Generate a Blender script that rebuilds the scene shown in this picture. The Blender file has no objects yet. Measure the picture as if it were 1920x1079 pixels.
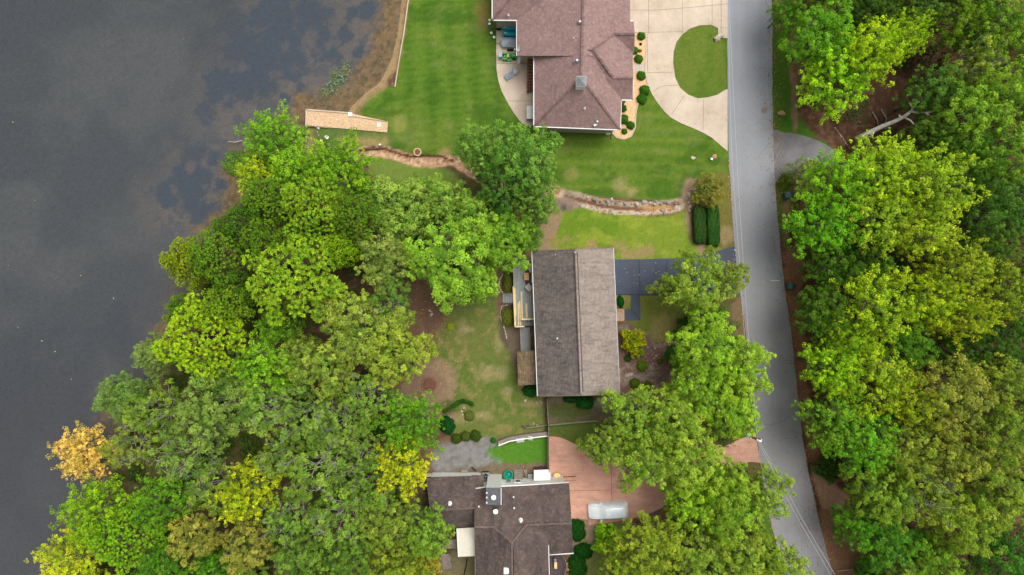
import bpy, bmesh, math, random
import numpy as np
from mathutils import Vector

# ---------------------------------------------------------------- camera, sky, sun, exposure
C = bpy.data.collections.new('scene_objects'); bpy.context.scene.collection.children.link(C)
S = bpy.context.scene
HC = 85.333                                     # camera height above the lawn (metres), 24 mm lens looking straight down
cam = bpy.data.objects.new('camera', bpy.data.cameras.new('camera')); C.objects.link(cam)
cam.location = (0, 0, HC); cam.rotation_euler = (0, 0, 0)
cam.data.lens = 24; cam.data.sensor_width = 36; cam.data.clip_end = 3000; cam.data.clip_start = 1
S.camera = cam
SUN_EL, SUN_AZ = 66, 48                        # azimuth clockwise from +Y (east-south-east)
W = bpy.data.worlds.new('World'); S.world = W; W.use_nodes = True
nt = W.node_tree; bg = nt.nodes['Background']
sky = nt.nodes.new('ShaderNodeTexSky'); sky.sky_type = 'NISHITA'; sky.sun_disc = False
sky.sun_elevation = math.radians(SUN_EL); sky.sun_rotation = math.radians(SUN_AZ)
sky.air_density = 1.0; sky.dust_density = 3.0; sky.ozone_density = 1.0
hs = nt.nodes.new('ShaderNodeHueSaturation'); hs.inputs['Saturation'].default_value = 0.15
nt.links.new(sky.outputs[0], hs.inputs['Color']); nt.links.new(hs.outputs[0], bg.inputs[0]); bg.inputs[1].default_value = 0.095
sl = bpy.data.lights.new('sun', 'SUN'); sl.energy = 1.75; sl.angle = math.radians(42); sl.color = (1, 0.96, 0.9)
so = bpy.data.objects.new('sun', sl); C.objects.link(so)
_d = Vector((math.sin(math.radians(SUN_AZ))*math.cos(math.radians(SUN_EL)), math.cos(math.radians(SUN_AZ))*math.cos(math.radians(SUN_EL)), math.sin(math.radians(SUN_EL))))
so.rotation_euler = _d.to_track_quat('Z', 'Y').to_euler(); so.location = (40, -10, 60)
S.view_settings.view_transform = 'Standard'; S.view_settings.look = 'None'
S.view_settings.exposure = 0.6; S.view_settings.gamma = 1.0
S.render.engine = 'CYCLES'
S.cycles.max_bounces = 6; S.cycles.diffuse_bounces = 3; S.cycles.transparent_max_bounces = 8

# ---------------------------------------------------------------- helpers
RND = random.Random(11)
def P(px, py, z=0.0):                           # a point of the place, from where it shows in the photo and its height
    k = (1-z/HC)/15.0
    return Vector(((px-960)*k, (539.5-py)*k, z))
def lin(c):
    c = c/255.0
    return c/12.92 if c <= 0.04045 else ((c+0.055)/1.055)**2.4
def L(rgb, k=1.0): return tuple(min(0.95, lin(c)*k) for c in rgb)

class MB:
    def __init__(s): s.v = []; s.f = []; s.m = []
    def add(s, vs, fs, mi=0):
        b = len(s.v); s.v += [tuple(v) for v in vs]
        for f in fs: s.f.append([b+i for i in f]); s.m.append(mi)
        return s
    def box(s, c, d, rz=0.0, mi=0, taper=1.0, ry=0.0):     # centre, full dims
        co, si = math.cos(rz), math.sin(rz); vs = []
        for z in (-.5, .5):
            t = taper if z > 0 else 1
            for x, y in ((-.5,-.5),(.5,-.5),(.5,.5),(-.5,.5)):
                X, Y, Z = x*d[0]*t, y*d[1]*t, z*d[2]
                X, Z = X*math.cos(ry)+Z*math.sin(ry), -X*math.sin(ry)+Z*math.cos(ry)
                vs.append((c[0]+X*co-Y*si, c[1]+X*si+Y*co, c[2]+Z))
        return s.add(vs, [(3,2,1,0),(4,5,6,7),(0,1,5,4),(1,2,6,5),(2,3,7,6),(3,0,4,7)], mi)
    def bar(s, a, b, w, h, mi=0):                # rectangular bar between two points
        a = Vector(a); b = Vector(b); d = b-a
        if d.length < 1e-6: return s
        d.normalize(); up = Vector((0,0,1)) if abs(d.z) < .95 else Vector((1,0,0))
        x = d.cross(up).normalized(); y = x.cross(d).normalized(); vs = []
        for p in (a, b):
            for i, j in ((-1,-1),(1,-1),(1,1),(-1,1)): vs.append(p+x*i*w/2+y*j*h/2)
        return s.add(vs, [(0,1,2,3),(7,6,5,4),(4,5,1,0),(5,6,2,1),(6,7,3,2),(7,4,0,3)], mi)
    def tube(s, pts, rad, n=6, mi=0):
        pts = [Vector(p) for p in pts]; vs = []; fs = []
        for i, p in enumerate(pts):
            d = (pts[min(i+1, len(pts)-1)]-pts[max(i-1, 0)]).normalized()
            up = Vector((0,0,1)) if abs(d.z) < .9 else Vector((1,0,0))
            x = d.cross(up).normalized(); y = x.cross(d); r = rad[i] if hasattr(rad, '__len__') else rad
            for k in range(n):
                a = 2*math.pi*k/n; vs.append(p+x*math.cos(a)*r+y*math.sin(a)*r)
        for i in range(len(pts)-1):
            for k in range(n):
                fs.append((i*n+k, i*n+(k+1)%n, (i+1)*n+(k+1)%n, (i+1)*n+k))
        fs.append(tuple(range(n-1, -1, -1))); fs.append(tuple((len(pts)-1)*n+k for k in range(n)))
        return s.add(vs, fs, mi)
    def lathe(s, c, prof, n=20, mi=0, squash=1.0):               # prof = (r, z) from bottom to top
        vs = []; fs = []
        for r, z in prof:
            for k in range(n):
                a = 2*math.pi*k/n; vs.append((c[0]+r*math.cos(a), c[1]+r*squash*math.sin(a), c[2]+z))
        for i in range(len(prof)-1):
            for k in range(n): fs.append((i*n+k, i*n+(k+1)%n, (i+1)*n+(k+1)%n, (i+1)*n+k))
        fs.append(tuple(range(n-1, -1, -1))); fs.append(tuple((len(prof)-1)*n+k for k in range(n)))
        return s.add(vs, fs, mi)
    def ring(s, c, r0, r1, z0, z1, n=28, mi=0):
        vs = []; fs = []
        for r, z in ((r0,z0),(r1,z0),(r1,z1),(r0,z1)):
            for k in range(n):
                a = 2*math.pi*k/n; vs.append((c[0]+r*math.cos(a), c[1]+r*math.sin(a), c[2]+z))
        for i in range(4):
            for k in range(n): fs.append((i*n+k, i*n+(k+1)%n, ((i+1)%4)*n+(k+1)%n, ((i+1)%4)*n+k))
        return s.add(vs, fs, mi)
    def slab(s, pts, z0, z1, mi=0):               # outline (world xy) -> slab
        if area(pts) < 0: pts = pts[::-1]
        n = len(pts); vs = [(p[0], p[1], z0) for p in pts]+[(p[0], p[1], z1) for p in pts]
        fs = [tuple(range(n, 2*n))]+[(i, (i+1)%n, n+(i+1)%n, n+i) for i in range(n)]
        return s.add(vs, fs, mi)
    def hull(s, pts, mi=0):
        bm = bmesh.new()
        for p in pts: bm.verts.new(p)
        bmesh.ops.convex_hull(bm, input=bm.verts)
        bm.verts.index_update(); vs = [v.co.copy() for v in bm.verts]
        fs = [[v.index for v in f.verts] for f in bm.faces]; bm.free()
        return s.add(vs, fs, mi)
    def build(s, name, mat, parent=None, smooth=False, bevel=0, fix=True, subsurf=0):
        me = bpy.data.meshes.new(name)
        off = Vector((0,0,0)); q = parent
        while q: off += q.location; q = q.parent
        me.from_pydata([tuple(Vector(v)-off) for v in s.v], [], s.f)
        for m in (mat if isinstance(mat, (list, tuple)) else [mat]): me.materials.append(m)
        if max(s.m, default=0) > 0: me.polygons.foreach_set('material_index', s.m)
        if smooth: me.polygons.foreach_set('use_smooth', [True]*len(me.polygons))
        if fix:
            bm = bmesh.new(); bm.from_mesh(me)
            bmesh.ops.recalc_face_normals(bm, faces=bm.faces); bm.to_mesh(me); bm.free()
        me.update()
        o = bpy.data.objects.new(name, me); C.objects.link(o)
        if parent: o.parent = parent
        if bevel:
            b = o.modifiers.new('bevel', 'BEVEL'); b.width = bevel; b.segments = 2; b.limit_method = 'ANGLE'
        if subsurf:
            b = o.modifiers.new('sub', 'SUBSURF'); b.levels = subsurf; b.render_levels = subsurf
        return o
def area(p): return sum(p[i][0]*p[(i+1)%len(p)][1]-p[(i+1)%len(p)][0]*p[i][1] for i in range(len(p)))/2
LABELS = {}
def tag(o, label=None, cat=None, group=None, kind=None):
    if label:
        o['label'] = label
        if cat and not (label in LABELS and LABELS[label] == group and group): 
            if label in LABELS: print('DUPLICATE LABEL', label)
            LABELS[label] = group
        n = len(label.split())
        if n < 4 or n > 16: print('LABEL LENGTH', n, label)
    if cat: o['category'] = cat
    if group: o['group'] = group
    if kind: o['kind'] = kind
    return o
def thing(name, label, cat, loc=(0,0,0), group=None, rz=0.0):
    o = bpy.data.objects.new(name, None); C.objects.link(o); o.location = loc; o.empty_display_size = .5
    o.rotation_euler.z = rz
    return tag(o, label, cat, group)
def copy_tree(o, parent=None):
    c = o.copy(); C.objects.link(c)
    if parent: c.parent = parent
    for ch in list(o.children): copy_tree(ch, c)
    return c
def spline(pts, n=6, closed=False):               # Catmull-Rom through points
    pts = [Vector((p[0], p[1], p[2] if len(p) > 2 else 0)) for p in pts]; N = len(pts); out = []
    for i in range(N if closed else N-1):
        g = lambda k: pts[k % N] if closed else pts[max(0, min(N-1, k))]
        a, b, c, d = g(i-1), g(i), g(i+1), g(i+2)
        for j in range(n):
            t = j/n
            out.append(0.5*((2*b)+(c-a)*t+(2*a-5*b+4*c-d)*t*t+(3*b-a-3*c+d)*t**3))
    if not closed: out.append(pts[-1])
    return out
def PX(pts, z=0.0): return [P(p[0], p[1], z) for p in pts]

# ---------------------------------------------------------------- materials
def newmat(name):
    m = bpy.data.materials.new(name); m.use_nodes = True; t = m.node_tree
    return m, t, t.nodes['Principled BSDF']
def N(t, typ, **kw):
    n = t.nodes.new(typ)
    for k, v in kw.items():
        if k in n.inputs: n.inputs[k].default_value = v
        else: setattr(n, k, v)
    return n
def mixc(t, fac, a, b, mode='MIX'):
    n = t.nodes.new('ShaderNodeMix'); n.data_type = 'RGBA'; n.blend_type = mode
    for i, v in ((0, fac), (6, a), (7, b)):
        if isinstance(v, bpy.types.NodeSocket): t.links.new(v, n.inputs[i])
        else: n.inputs[i].default_value = v if i == 0 else (*v[:3], 1)
    return n.outputs[2]
def ramp(t, v, a, b):
    n = t.nodes.new('ShaderNodeMapRange'); t.links.new(v, n.inputs[0]); n.inputs[1].default_value = a; n.inputs[2].default_value = b
    return n.outputs[0]
def noise(t, scale, detail=4, vec=None, rough=0.6):
    n = N(t, 'ShaderNodeTexNoise', Scale=scale, Detail=detail, Roughness=rough)
    if vec is None:
        g = t.nodes.new('ShaderNodeNewGeometry'); vec = g.outputs['Position']
    t.links.new(vec, n.inputs['Vector']); return n.outputs[0]
def stretch(t, sx, sy, sz=1, rot=0):
    g = t.nodes.new('ShaderNodeNewGeometry'); m = t.nodes.new('ShaderNodeMapping')
    t.links.new(g.outputs['Position'], m.inputs[0]); m.inputs['Scale'].default_value = (sx, sy, sz); m.inputs['Rotation'].default_value = (0, 0, rot)
    return m.outputs[0]
def pieces(name, segs, fn, mat, parent):          # one object for each piece
    for s_ in segs:
        m_ = MB(); fn(m_, *s_); m_.build(name, mat, parent)
def pmat(name, rgb, rough=.75, var=.2, scale=2.0, fine=.15, fscale=14, metal=0, rgb2=None, bump=0, k=1.0, streak=None, spec=.35):
    m, t, b = newmat(name); c = L(rgb, k); c2 = L(rgb2, k) if rgb2 else tuple(x*(1-var*1.6) for x in c)
    col = mixc(t, ramp(t, noise(t, scale, 5), .35, .68), c, c2)
    if streak:
        col = mixc(t, ramp(t, noise(t, 1.0, 4, stretch(t, *streak)), .4, .7), col, tuple(x*.72 for x in c))
    f = noise(t, fscale, 3)
    col = mixc(t, ramp(t, f, .3, .7), mixc(t, 1.0, col, (1+fine,)*3, 'MULTIPLY'), mixc(t, 1.0, col, (1-fine,)*3, 'MULTIPLY'))
    t.links.new(col, b.inputs['Base Color']); b.inputs['Roughness'].default_value = rough; b.inputs['Metallic'].default_value = metal
    b.inputs['Specular IOR Level'].default_value = spec
    if bump:
        bn = N(t, 'ShaderNodeBump', Strength=bump, Distance=.05); t.links.new(f, bn.inputs['Height']); t.links.new(bn.outputs[0], b.inputs['Normal'])
    return m
def stained(m, sc=.8, lo=.58, hi=.72, k=.8):     # worn blotches with a shape of their own
    t = m.node_tree; b = t.nodes['Principled BSDF']; src = b.inputs['Base Color'].links[0].from_socket
    c = mixc(t, ramp(t, noise(t, sc, 7, None, .68), lo, hi), src, mixc(t, 1.0, src, (k, k*.97, k*.94), 'MULTIPLY'))
    c = mixc(t, ramp(t, noise(t, sc*4, 4), .62, .74), c, mixc(t, 1.0, c, (.86,)*3, 'MULTIPLY'))
    t.links.new(c, b.inputs['Base Color']); return m
def shingle(name, rgb, rgb2, rgb3, course=.085, cstr=.22, fine=.22, streakdir=None):
    m, t, b = newmat(name); a, c, d = L(rgb), L(rgb2), L(rgb3)
    g = t.nodes.new('ShaderNodeNewGeometry')
    col = mixc(t, ramp(t, noise(t, .45, 5), .35, .68), a, c)
    col = mixc(t, ramp(t, noise(t, 2.4, 3), .5, .75), col, d)
    # individual tabs: cells that vary in tone
    vo = N(t, 'ShaderNodeTexVoronoi', Scale=4.2); t.links.new(g.outputs['Position'], vo.inputs['Vector'])
    sep0 = t.nodes.new('ShaderNodeSeparateColor'); t.links.new(vo.outputs['Color'], sep0.inputs[0])
    col = mixc(t, sep0.outputs[0], mixc(t, 1.0, col, (1+fine,)*3, 'MULTIPLY'), mixc(t, 1.0, col, (1-fine,)*3, 'MULTIPLY'))
    # courses follow the height, so the lines run level along every slope
    sep = t.nodes.new('ShaderNodeSeparateXYZ'); t.links.new(g.outputs['Position'], sep.inputs[0])
    mu = N(t, 'ShaderNodeMath', operation='MULTIPLY'); t.links.new(sep.outputs[2], mu.inputs[0]); mu.inputs[1].default_value = 1/course
    ad = N(t, 'ShaderNodeMath', operation='ADD'); t.links.new(mu.outputs[0], ad.inputs[0]); t.links.new(noise(t, 1.2, 2), ad.inputs[1])
    fr = N(t, 'ShaderNodeMath', operation='FRACT'); t.links.new(ad.outputs[0], fr.inputs[0])
    col = mixc(t, ramp(t, fr.outputs[0], .55, 1.0), col, mixc(t, 1.0, col, (1-cstr,)*3, 'MULTIPLY'))
    f = noise(t, 9, 4); col = mixc(t, ramp(t, f, .35, .7), col, mixc(t, 1.0, col, (1-fine,)*3, 'MULTIPLY'))
    if streakdir:
        col = mixc(t, ramp(t, noise(t, 1.0, 5, stretch(t, *streakdir)), .48, .75), col, mixc(t, 1.0, col, (.62,)*3, 'MULTIPLY'))
    t.links.new(col, b.inputs['Base Color']); b.inputs['Roughness'].default_value = .9; b.inputs['Specular IOR Level'].default_value = .2
    bn = N(t, 'ShaderNodeBump', Strength=.5, Distance=.03); t.links.new(fr.outputs[0], bn.inputs['Height']); t.links.new(bn.outputs[0], b.inputs['Normal'])
    return m
M = {}
M['roof_mauve'] = shingle('mauve_shingles', (160,131,126), (148,121,117), (170,143,137), fine=.14)
M['roof_mauve_cap'] = shingle('mauve_ridge_shingles', (138,113,109), (124,101,98), (152,127,121))
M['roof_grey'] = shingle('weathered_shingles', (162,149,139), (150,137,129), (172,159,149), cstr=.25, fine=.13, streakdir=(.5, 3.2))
M['roof_stained_shade'] = shingle('stained_shaded_shingles', (128,118,112), (106,99,95), (140,129,121), cstr=.42, fine=.18, streakdir=(.5, 2.2))  # west slope: stains, and a darker tone standing for its shade
M['roof_grey_cap'] = pmat('ridge_vent', (92,82,78), .9)
M['roof_tan'] = shingle('tan_shingles', (140,120,92), (118,100,78), (160,140,110), streakdir=(2.5,.8))
M['roof_brown'] = shingle('dark_brown_shingles', (108,94,88), (86,76,74), (122,105,97), cstr=.12, fine=.14, streakdir=(1.6,.35))
M['roof_brown_cap'] = shingle('brown_ridge_shingles', (122,105,98), (108,94,88), (132,114,106))
M['white'] = pmat('white_paint', (232,232,232), .5, .05)
M['cream'] = pmat('cream_siding', (253,250,242), .6, .04, streak=None)
M['beige_siding'] = pmat('beige_siding', (178,170,160), .6, .08, streak=(.3,.3,9))
M['tan_siding'] = pmat('tan_siding', (150,132,112), .7, .1, streak=(.3,.3,9))
M['glass'] = pmat('window_glass', (40,48,58), .08, .1, spec=.8)
M['chimney_siding'] = pmat('grey_siding', (246,246,242), .6, .04, streak=None)
M['metal_grey'] = pmat('galvanised_metal', (150,152,155), .4, .12, metal=.6)
M['metal_dark'] = pmat('dark_metal', (45,46,48), .5, .2)
M['metal_blue'] = pmat('blue_grey_metal', (105,120,135), .4, .15, metal=.4)
M['concrete_tan'] = pmat('tan_concrete', (212,196,176), .85, .16, .3, .08, 9, rgb2=(190,172,154))
stained(M['concrete_tan'], .35, .5, .7, .88)
M['joint'] = pmat('concrete_joint', (150,134,116), .9)
M['concrete_grey'] = pmat('grey_concrete', (205,190,172), .85, .14, .3, .07, 8, rgb2=(180,166,152))
M['gravel_tan'] = pmat('tan_gravel', (228,192,148), .9, .2, 3, .22, 16, rgb2=(204,168,124))
M['gravel_pad'] = pmat('pad_gravel', (216,186,150), .9, .15, 3, .26, 7, rgb2=(196,162,126))
M['red_concrete'] = pmat('red_concrete', (216,166,144), .8, .25, .28, .08, 7, rgb2=(196,146,126), streak=(.35,1.6))
stained(M['red_concrete'], .5, .5, .68, .8)
M['red_joint'] = pmat('red_concrete_joint', (130,84,72), .9)
M['blue_drive'] = pmat('blue_black_sealed_drive', (62,73,93), .55, .2, .35, .08, 5, rgb2=(50,60,76), streak=(1.5,.25))
M['blue_joint'] = pmat('sealed_drive_joint', (34,40,52), .7)
M['deck'] = pmat('grey_deck_boards', (166,170,168), .75, .12, 1.5, .1, 12, streak=(7, .3))
M['deck_dark'] = pmat('dark_deck_boards', (88,76,76), .75, .15, 1.5, .1, 12, streak=(7, .3))
M['deck_gap'] = pmat('deck_gap', (70,72,70), .9)
M['new_wood'] = pmat('new_lumber', (236,208,150), .6, .12, 2, .06, 10)
M['old_wood'] = pmat('weathered_wood', (142,130,120), .85, .2, 2, .12, 10)
M['brown_wood'] = pmat('brown_stained_wood', (120,78,56), .7, .2, 2, .1, 10)
M['orange_wood'] = pmat('orange_wood', (206,140,88), .6, .15, 2, .1, 10, rgb2=(170,96,60))
M['honey_wood'] = pmat('honey_wood', (222,168,96), .45, .12, 4, .06, 12)
M['cushion'] = pmat('beige_cushion', (214,200,192), .9, .06)
M['rug'] = pmat('dark_rug', (96,84,84), .95, .15, 3, .15, 14)
M['teal'] = pmat('teal_cover', (30,176,196), .45, .2, 3, .05, 9, rgb2=(20,150,172))
M['greycover'] = pmat('grey_boat_cover', (176,184,200), .55, .15, 2.5, .05, 8)
M['silver'] = pmat('silver_car_cover', (246,250,254), .32, .12, 1.6, .05, 5, metal=.05, rgb2=(220,230,238), bump=.35, spec=.5)
M['rubber'] = pmat('tyre_rubber', (30,30,32), .8)
M['tractor_green'] = pmat('tractor_green', (40,176,55), .35, .1)
M['yellow'] = pmat('yellow_plastic', (240,214,140), .5, .1)
M['pool_green'] = pmat('green_plastic', (10,140,112), .4, .15, 3)
M['bin_green'] = pmat('dark_green_plastic', (38,84,84), .35, .15, 3, metal=0, spec=.5)
M['rock_pale'] = pmat('pale_rock', (208,196,182), .9, .3, 2.5, .2, 9, bump=.6, rgb2=(160,140,122))
M['rock_grey'] = pmat('grey_rock', (160,154,146), .9, .3, 2.5, .2, 9, bump=.6)
M['rock_rust'] = pmat('rusty_rock', (190,146,110), .9, .3, 2.5, .2, 9, bump=.6)
M['brick'] = pmat('red_brick', (150,106,92), .85, .3, 5, .2, 12)
M['ash'] = pmat('ash_and_leaves', (126,84,64), .95, .35, 5, .3, 12, rgb2=(78,58,48))
M['wire'] = pmat('aluminium_wire', (190,190,194), .5, .02)
M['pole'] = pmat('creosoted_pole', (88,66,56), .9, .2, 3)
M['bark'] = pmat('grey_bark', (118,108,94), .9, .3, 3, .2, 12, rgb2=(84,74,64))
M['bark_pine'] = pmat('pine_bark', (92,68,56), .95, .3, 3, .2, 12)
M['bark_bleached'] = pmat('bleached_bark', (196,189,176), .85, .2, 3, .15, 12, rgb2=(150,146,140))
M['bark_white'] = pmat('sun_bleached_wood', (240,236,226), .85, .12, 3, .12, 12, rgb2=(196,190,180))
M['awning'] = pmat('cream_awning', (226,222,204), .5, .06, 1.2)
M['red'] = pmat('red_cloth', (190,50,40), .8); M['blue'] = pmat('blue_cloth', (40,50,110), .8)
M['black'] = pmat('black_plastic', (24,24,26), .6)
M['paver'] = pmat('brown_pavers', (158,128,106), .9, .2, 3, .14, 10)

# road: sealed lanes, longitudinal wear, grit and cracks
m, t, b = newmat('asphalt_road')
sep = t.nodes.new('ShaderNodeSeparateXYZ'); g = t.nodes.new('ShaderNodeNewGeometry'); t.links.new(g.outputs['Position'], sep.inputs[0])
yr = N(t, 'ShaderNodeMapRange'); t.links.new(sep.outputs[1], yr.inputs[0]); yr.inputs[1].default_value = 36; yr.inputs[2].default_value = -20
base = mixc(t, yr.outputs[0], L((150,153,160)), L((149,148,149)))
base = mixc(t, ramp(t, noise(t, 1.0, 4, stretch(t, 1.1, .03, 1, .03)), .35, .7), base, mixc(t, 1.0, base, (.92,)*3, 'MULTIPLY'))
base = mixc(t, ramp(t, noise(t, .25, 6), .4, .75), base, mixc(t, 1.0, base, (.95,)*3, 'MULTIPLY'))
fi = noise(t, 10, 4); base = mixc(t, ramp(t, fi, .3, .7), mixc(t, 1.0, base, (1.07,)*3, 'MULTIPLY'), mixc(t, 1.0, base, (.9,)*3, 'MULTIPLY'))
vo = N(t, 'ShaderNodeTexVoronoi', Scale=.33, feature='DISTANCE_TO_EDGE')
dv = t.nodes.new('ShaderNodeVectorMath'); dv.operation = 'ADD'; nn = t.nodes.new('ShaderNodeTexNoise'); nn.inputs['Scale'].default_value = .8
t.links.new(g.outputs['Position'], nn.inputs[0]); t.links.new(nn.outputs[1], dv.inputs[0]); t.links.new(g.outputs['Position'], dv.inputs[1]); t.links.new(dv.outputs[0], vo.inputs['Vector'])
crk = N(t, 'ShaderNodeMath', operation='LESS_THAN'); t.links.new(vo.outputs[0], crk.inputs[0]); crk.inputs[1].default_value = .006
pm = N(t, 'ShaderNodeMath', operation='MULTIPLY'); t.links.new(crk.outputs[0], pm.inputs[0]); t.links.new(ramp(t, noise(t, .15, 2), .5, .62), pm.inputs[1])
base = mixc(t, pm.outputs[0], base, mixc(t, 1.0, base, (.55,)*3, 'MULTIPLY'))
t.links.new(base, b.inputs['Base Color']); b.inputs['Roughness'].default_value = .85
M['road'] = m
stained(M['road'], .6, .52, .72, .93)
M['old_asphalt'] = pmat('old_asphalt', (134,132,134), .88, .3, .4, .1, 8, rgb2=(108,106,108))

# leaves: the object's own colour, its clumps and leaves varying in tone, some towards yellow at the tips
def leafmat(name, transl=.14):
    m, t, b = newmat(name); out = t.nodes['Material Output']
    oi = t.nodes.new('ShaderNodeObjectInfo'); at = N(t, 'ShaderNodeAttribute', attribute_name='tint'); tp = N(t, 'ShaderNodeAttribute', attribute_name='tip')
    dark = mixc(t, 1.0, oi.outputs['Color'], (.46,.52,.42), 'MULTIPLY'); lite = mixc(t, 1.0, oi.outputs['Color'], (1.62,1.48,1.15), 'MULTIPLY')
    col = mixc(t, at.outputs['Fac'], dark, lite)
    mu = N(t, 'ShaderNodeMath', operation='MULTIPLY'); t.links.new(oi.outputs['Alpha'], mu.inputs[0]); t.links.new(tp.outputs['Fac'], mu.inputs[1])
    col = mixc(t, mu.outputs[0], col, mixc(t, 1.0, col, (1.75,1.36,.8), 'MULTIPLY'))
    col = mixc(t, ramp(t, noise(t, .55, 3), .46, .66), col, mixc(t, 1.0, col, (.68,.88,.8), 'MULTIPLY'))
    t.links.new(col, b.inputs['Base Color']); b.inputs['Roughness'].default_value = .65; b.inputs['Specular IOR Level'].default_value = .1
    tr = t.nodes.new('ShaderNodeBsdfTranslucent'); t.links.new(mixc(t, 1.0, col, (1.25,1.2,.6), 'MULTIPLY'), tr.inputs[0])
    mx = t.nodes.new('ShaderNodeMixShader'); mx.inputs[0].default_value = transl
    t.links.new(b.outputs[0], mx.inputs[1]); t.links.new(tr.outputs[0], mx.inputs[2]); t.links.new(mx.outputs[0], out.inputs[0])
    return m
M['leaf'] = leafmat('leaves'); M['needle'] = leafmat('pine_needles', .12)
# ---------------------------------------------------------------- the ground sheet: height and soil, grass and lake-bed colours
_rt = np.random.RandomState(5).rand(256, 256)
def vn(x, y):
    xi = np.floor(x).astype(int); yi = np.floor(y).astype(int); fx = x-xi; fy = y-yi
    fx = fx*fx*(3-2*fx); fy = fy*fy*(3-2*fy); a = _rt
    g = lambda i, j: a[(xi+i) % 256, (yi+j) % 256]
    return (g(0,0)*(1-fx)+g(1,0)*fx)*(1-fy)+(g(0,1)*(1-fx)+g(1,1)*fx)*fy
def fbm(x, y, o=4, s=0):
    r = 0; a = .5; tot = 0
    for i in range(o): r = r+a*vn(x*2**i+s*17.3+i*31, y*2**i+s*9.1+i*57); tot += a; a *= .55
    return r/tot
def seg_dist(gx, gy, pts, closed):
    d = np.full(gx.shape, 1e9); n = len(pts)
    for i in range(n if closed else n-1):
        x0, y0 = pts[i][:2]; x1, y1 = pts[(i+1) % n][:2]; dx, dy = x1-x0, y1-y0
        t = np.clip(((gx-x0)*dx+(gy-y0)*dy)/(dx*dx+dy*dy+1e-9), 0, 1)
        d = np.minimum(d, np.hypot(gx-x0-t*dx, gy-y0-t*dy))
    return d
def inside(gx, gy, pts):
    r = np.zeros(gx.shape, bool); n = len(pts)
    for i in range(n):
        x0, y0 = pts[i][:2]; x1, y1 = pts[(i+1) % n][:2]
        if y0 == y1: continue
        c = ((y0 > gy) != (y1 > gy)) & (gx < (x1-x0)*(gy-y0)/(y1-y0)+x0); r ^= c
    return r
def ss(a, b, x): t = np.clip((x-a)/(b-a), 0, 1); return t*t*(3-2*t)

SHORE = [(770,-9000),(765,-200),(752,0),(745,60),(733,110),(712,152),(686,172),(660,196),(650,212),(576,216),(573,290),(500,300),(462,330),(452,390),(415,430),(372,490),(362,560),(322,640),(296,705),(236,765),(216,850),(160,950),(120,1079),(90,1300),(60,9000)]
AX = np.concatenate([[-900,-500,-300,-200,-140,-105,-88,-78], np.arange(-72, 72.01, .2), [78,88,105,140,200,300,500,900]])
AY = np.concatenate([[-900,-500,-300,-200,-140,-100,-75,-60,-50], np.arange(-43, 43.01, .2), [50,60,75,100,140,200,300,500,900]])
X, Y = np.meshgrid(AX, AY); GX = X*15+960; GY = 539.5-Y*15
nA = fbm(GX/70, GY/70, 4, 1); nB = fbm(GX/22, GY/22, 4, 2); nC = fbm(GX/7, GY/7, 3, 3); nD = fbm(GX/3.2, GY/3.2, 2, 4)
wob = (nB-.5)*22+(nC-.5)*10
COL = np.zeros(GX.shape+(3,))
def rgb(c): return np.array([lin(v) for v in c])
def blend(mask, c): COL[:] = COL*(1-mask[..., None])+rgb(c)*mask[..., None]
def paint(pts, c, soft=5, amp=1.0, op=1.0, extra=None, smoothed=True):
    if smoothed: pts = [(p.x, p.y) for p in spline(pts, 4, True)]
    xs = [p[0] for p in pts]; ys = [p[1] for p in pts]
    sel = (GX > min(xs)-40) & (GX < max(xs)+40) & (GY > min(ys)-40) & (GY < max(ys)+40)
    gx = GX[sel]; gy = GY[sel]; d = seg_dist(gx, gy, pts, True); d = np.where(inside(gx, gy, pts), d, -d)+wob[sel]*amp
    mk = ss(-soft, soft, d)*op
    if extra is not None: mk = mk*extra[sel]
    COL[sel] = COL[sel]*(1-mk[:, None])+rgb(c)*mk[:, None]
# woods floor: leaf litter, redder to the east
COL[:] = rgb((118,92,72)); blend(ss(.42,.62,nB), (96,72,56)); blend(ss(.55,.75,nC)*.6, (146,118,92))
east = ss(1380, 1460, GX); blend(east*.85, (88,62,48)); blend(east*ss(.5,.7,nC)*.7, (126,94,74)); blend(ss(.5,.66,nA)*(1-east)*.6, (86,96,46))
# lawns
G1 = [(766,-500),(766,0),(742,160),(712,166),(690,180),(672,212),(727,232),(727,292),(850,300),(960,330),(1040,352),(1090,366),(1180,372),(1275,378),(1310,345),(1345,330),(1372,330),(1366,-500)]
paint(G1, (88,117,38), 2, .12, smoothed=False)
st = .5+.5*np.sin((GX-GY*.06)/6.6+(nA-.5)*1.5); wl = 1-ss(960, 1010, GX)
paint(G1, (66,102,28), 3, .1, .75, st**1.5*wl, False)
st3 = .5+.5*np.sin((GY+GX*.1)/2.1+(nA-.5)*2)
paint(G1, (108,132,48), 3, .1, .25, st3*wl, False)
st2 = .5+.5*np.sin((GY-(GX-1200)*.03)/3.7+(nA-.5)*2)
paint(G1, (112,128,48), 3, .1, .6, st2**1.5*(1-wl), False)
paint(G1, (126,132,60), 3, .1, .3, ss(.48,.72,nA*.6+nB*.4), False)
paint(G1, (58,94,26), 3, .1, .6, ss(.5,.68,fbm(GX/45,GY/30,4,9)), False)
paint(G1, (132,130,84), 3, .1, .22, ss(.56,.76,fbm(GX/30,GY/18,4,12)), False)
for x, y, r, c in ((1165,348,16,(150,140,92)),(1185,360,10,(158,144,100)),(1070,328,14,(134,132,76)),(905,20,18,(132,112,66)),(905,45,14,(128,112,70)),(748,232,16,(138,140,72)),(835,290,12,(170,140,100))):
    blend((1-ss(r*.4, r*1.4, np.hypot(GX-x, GY-y)+wob*.5))*.7, c)
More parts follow.
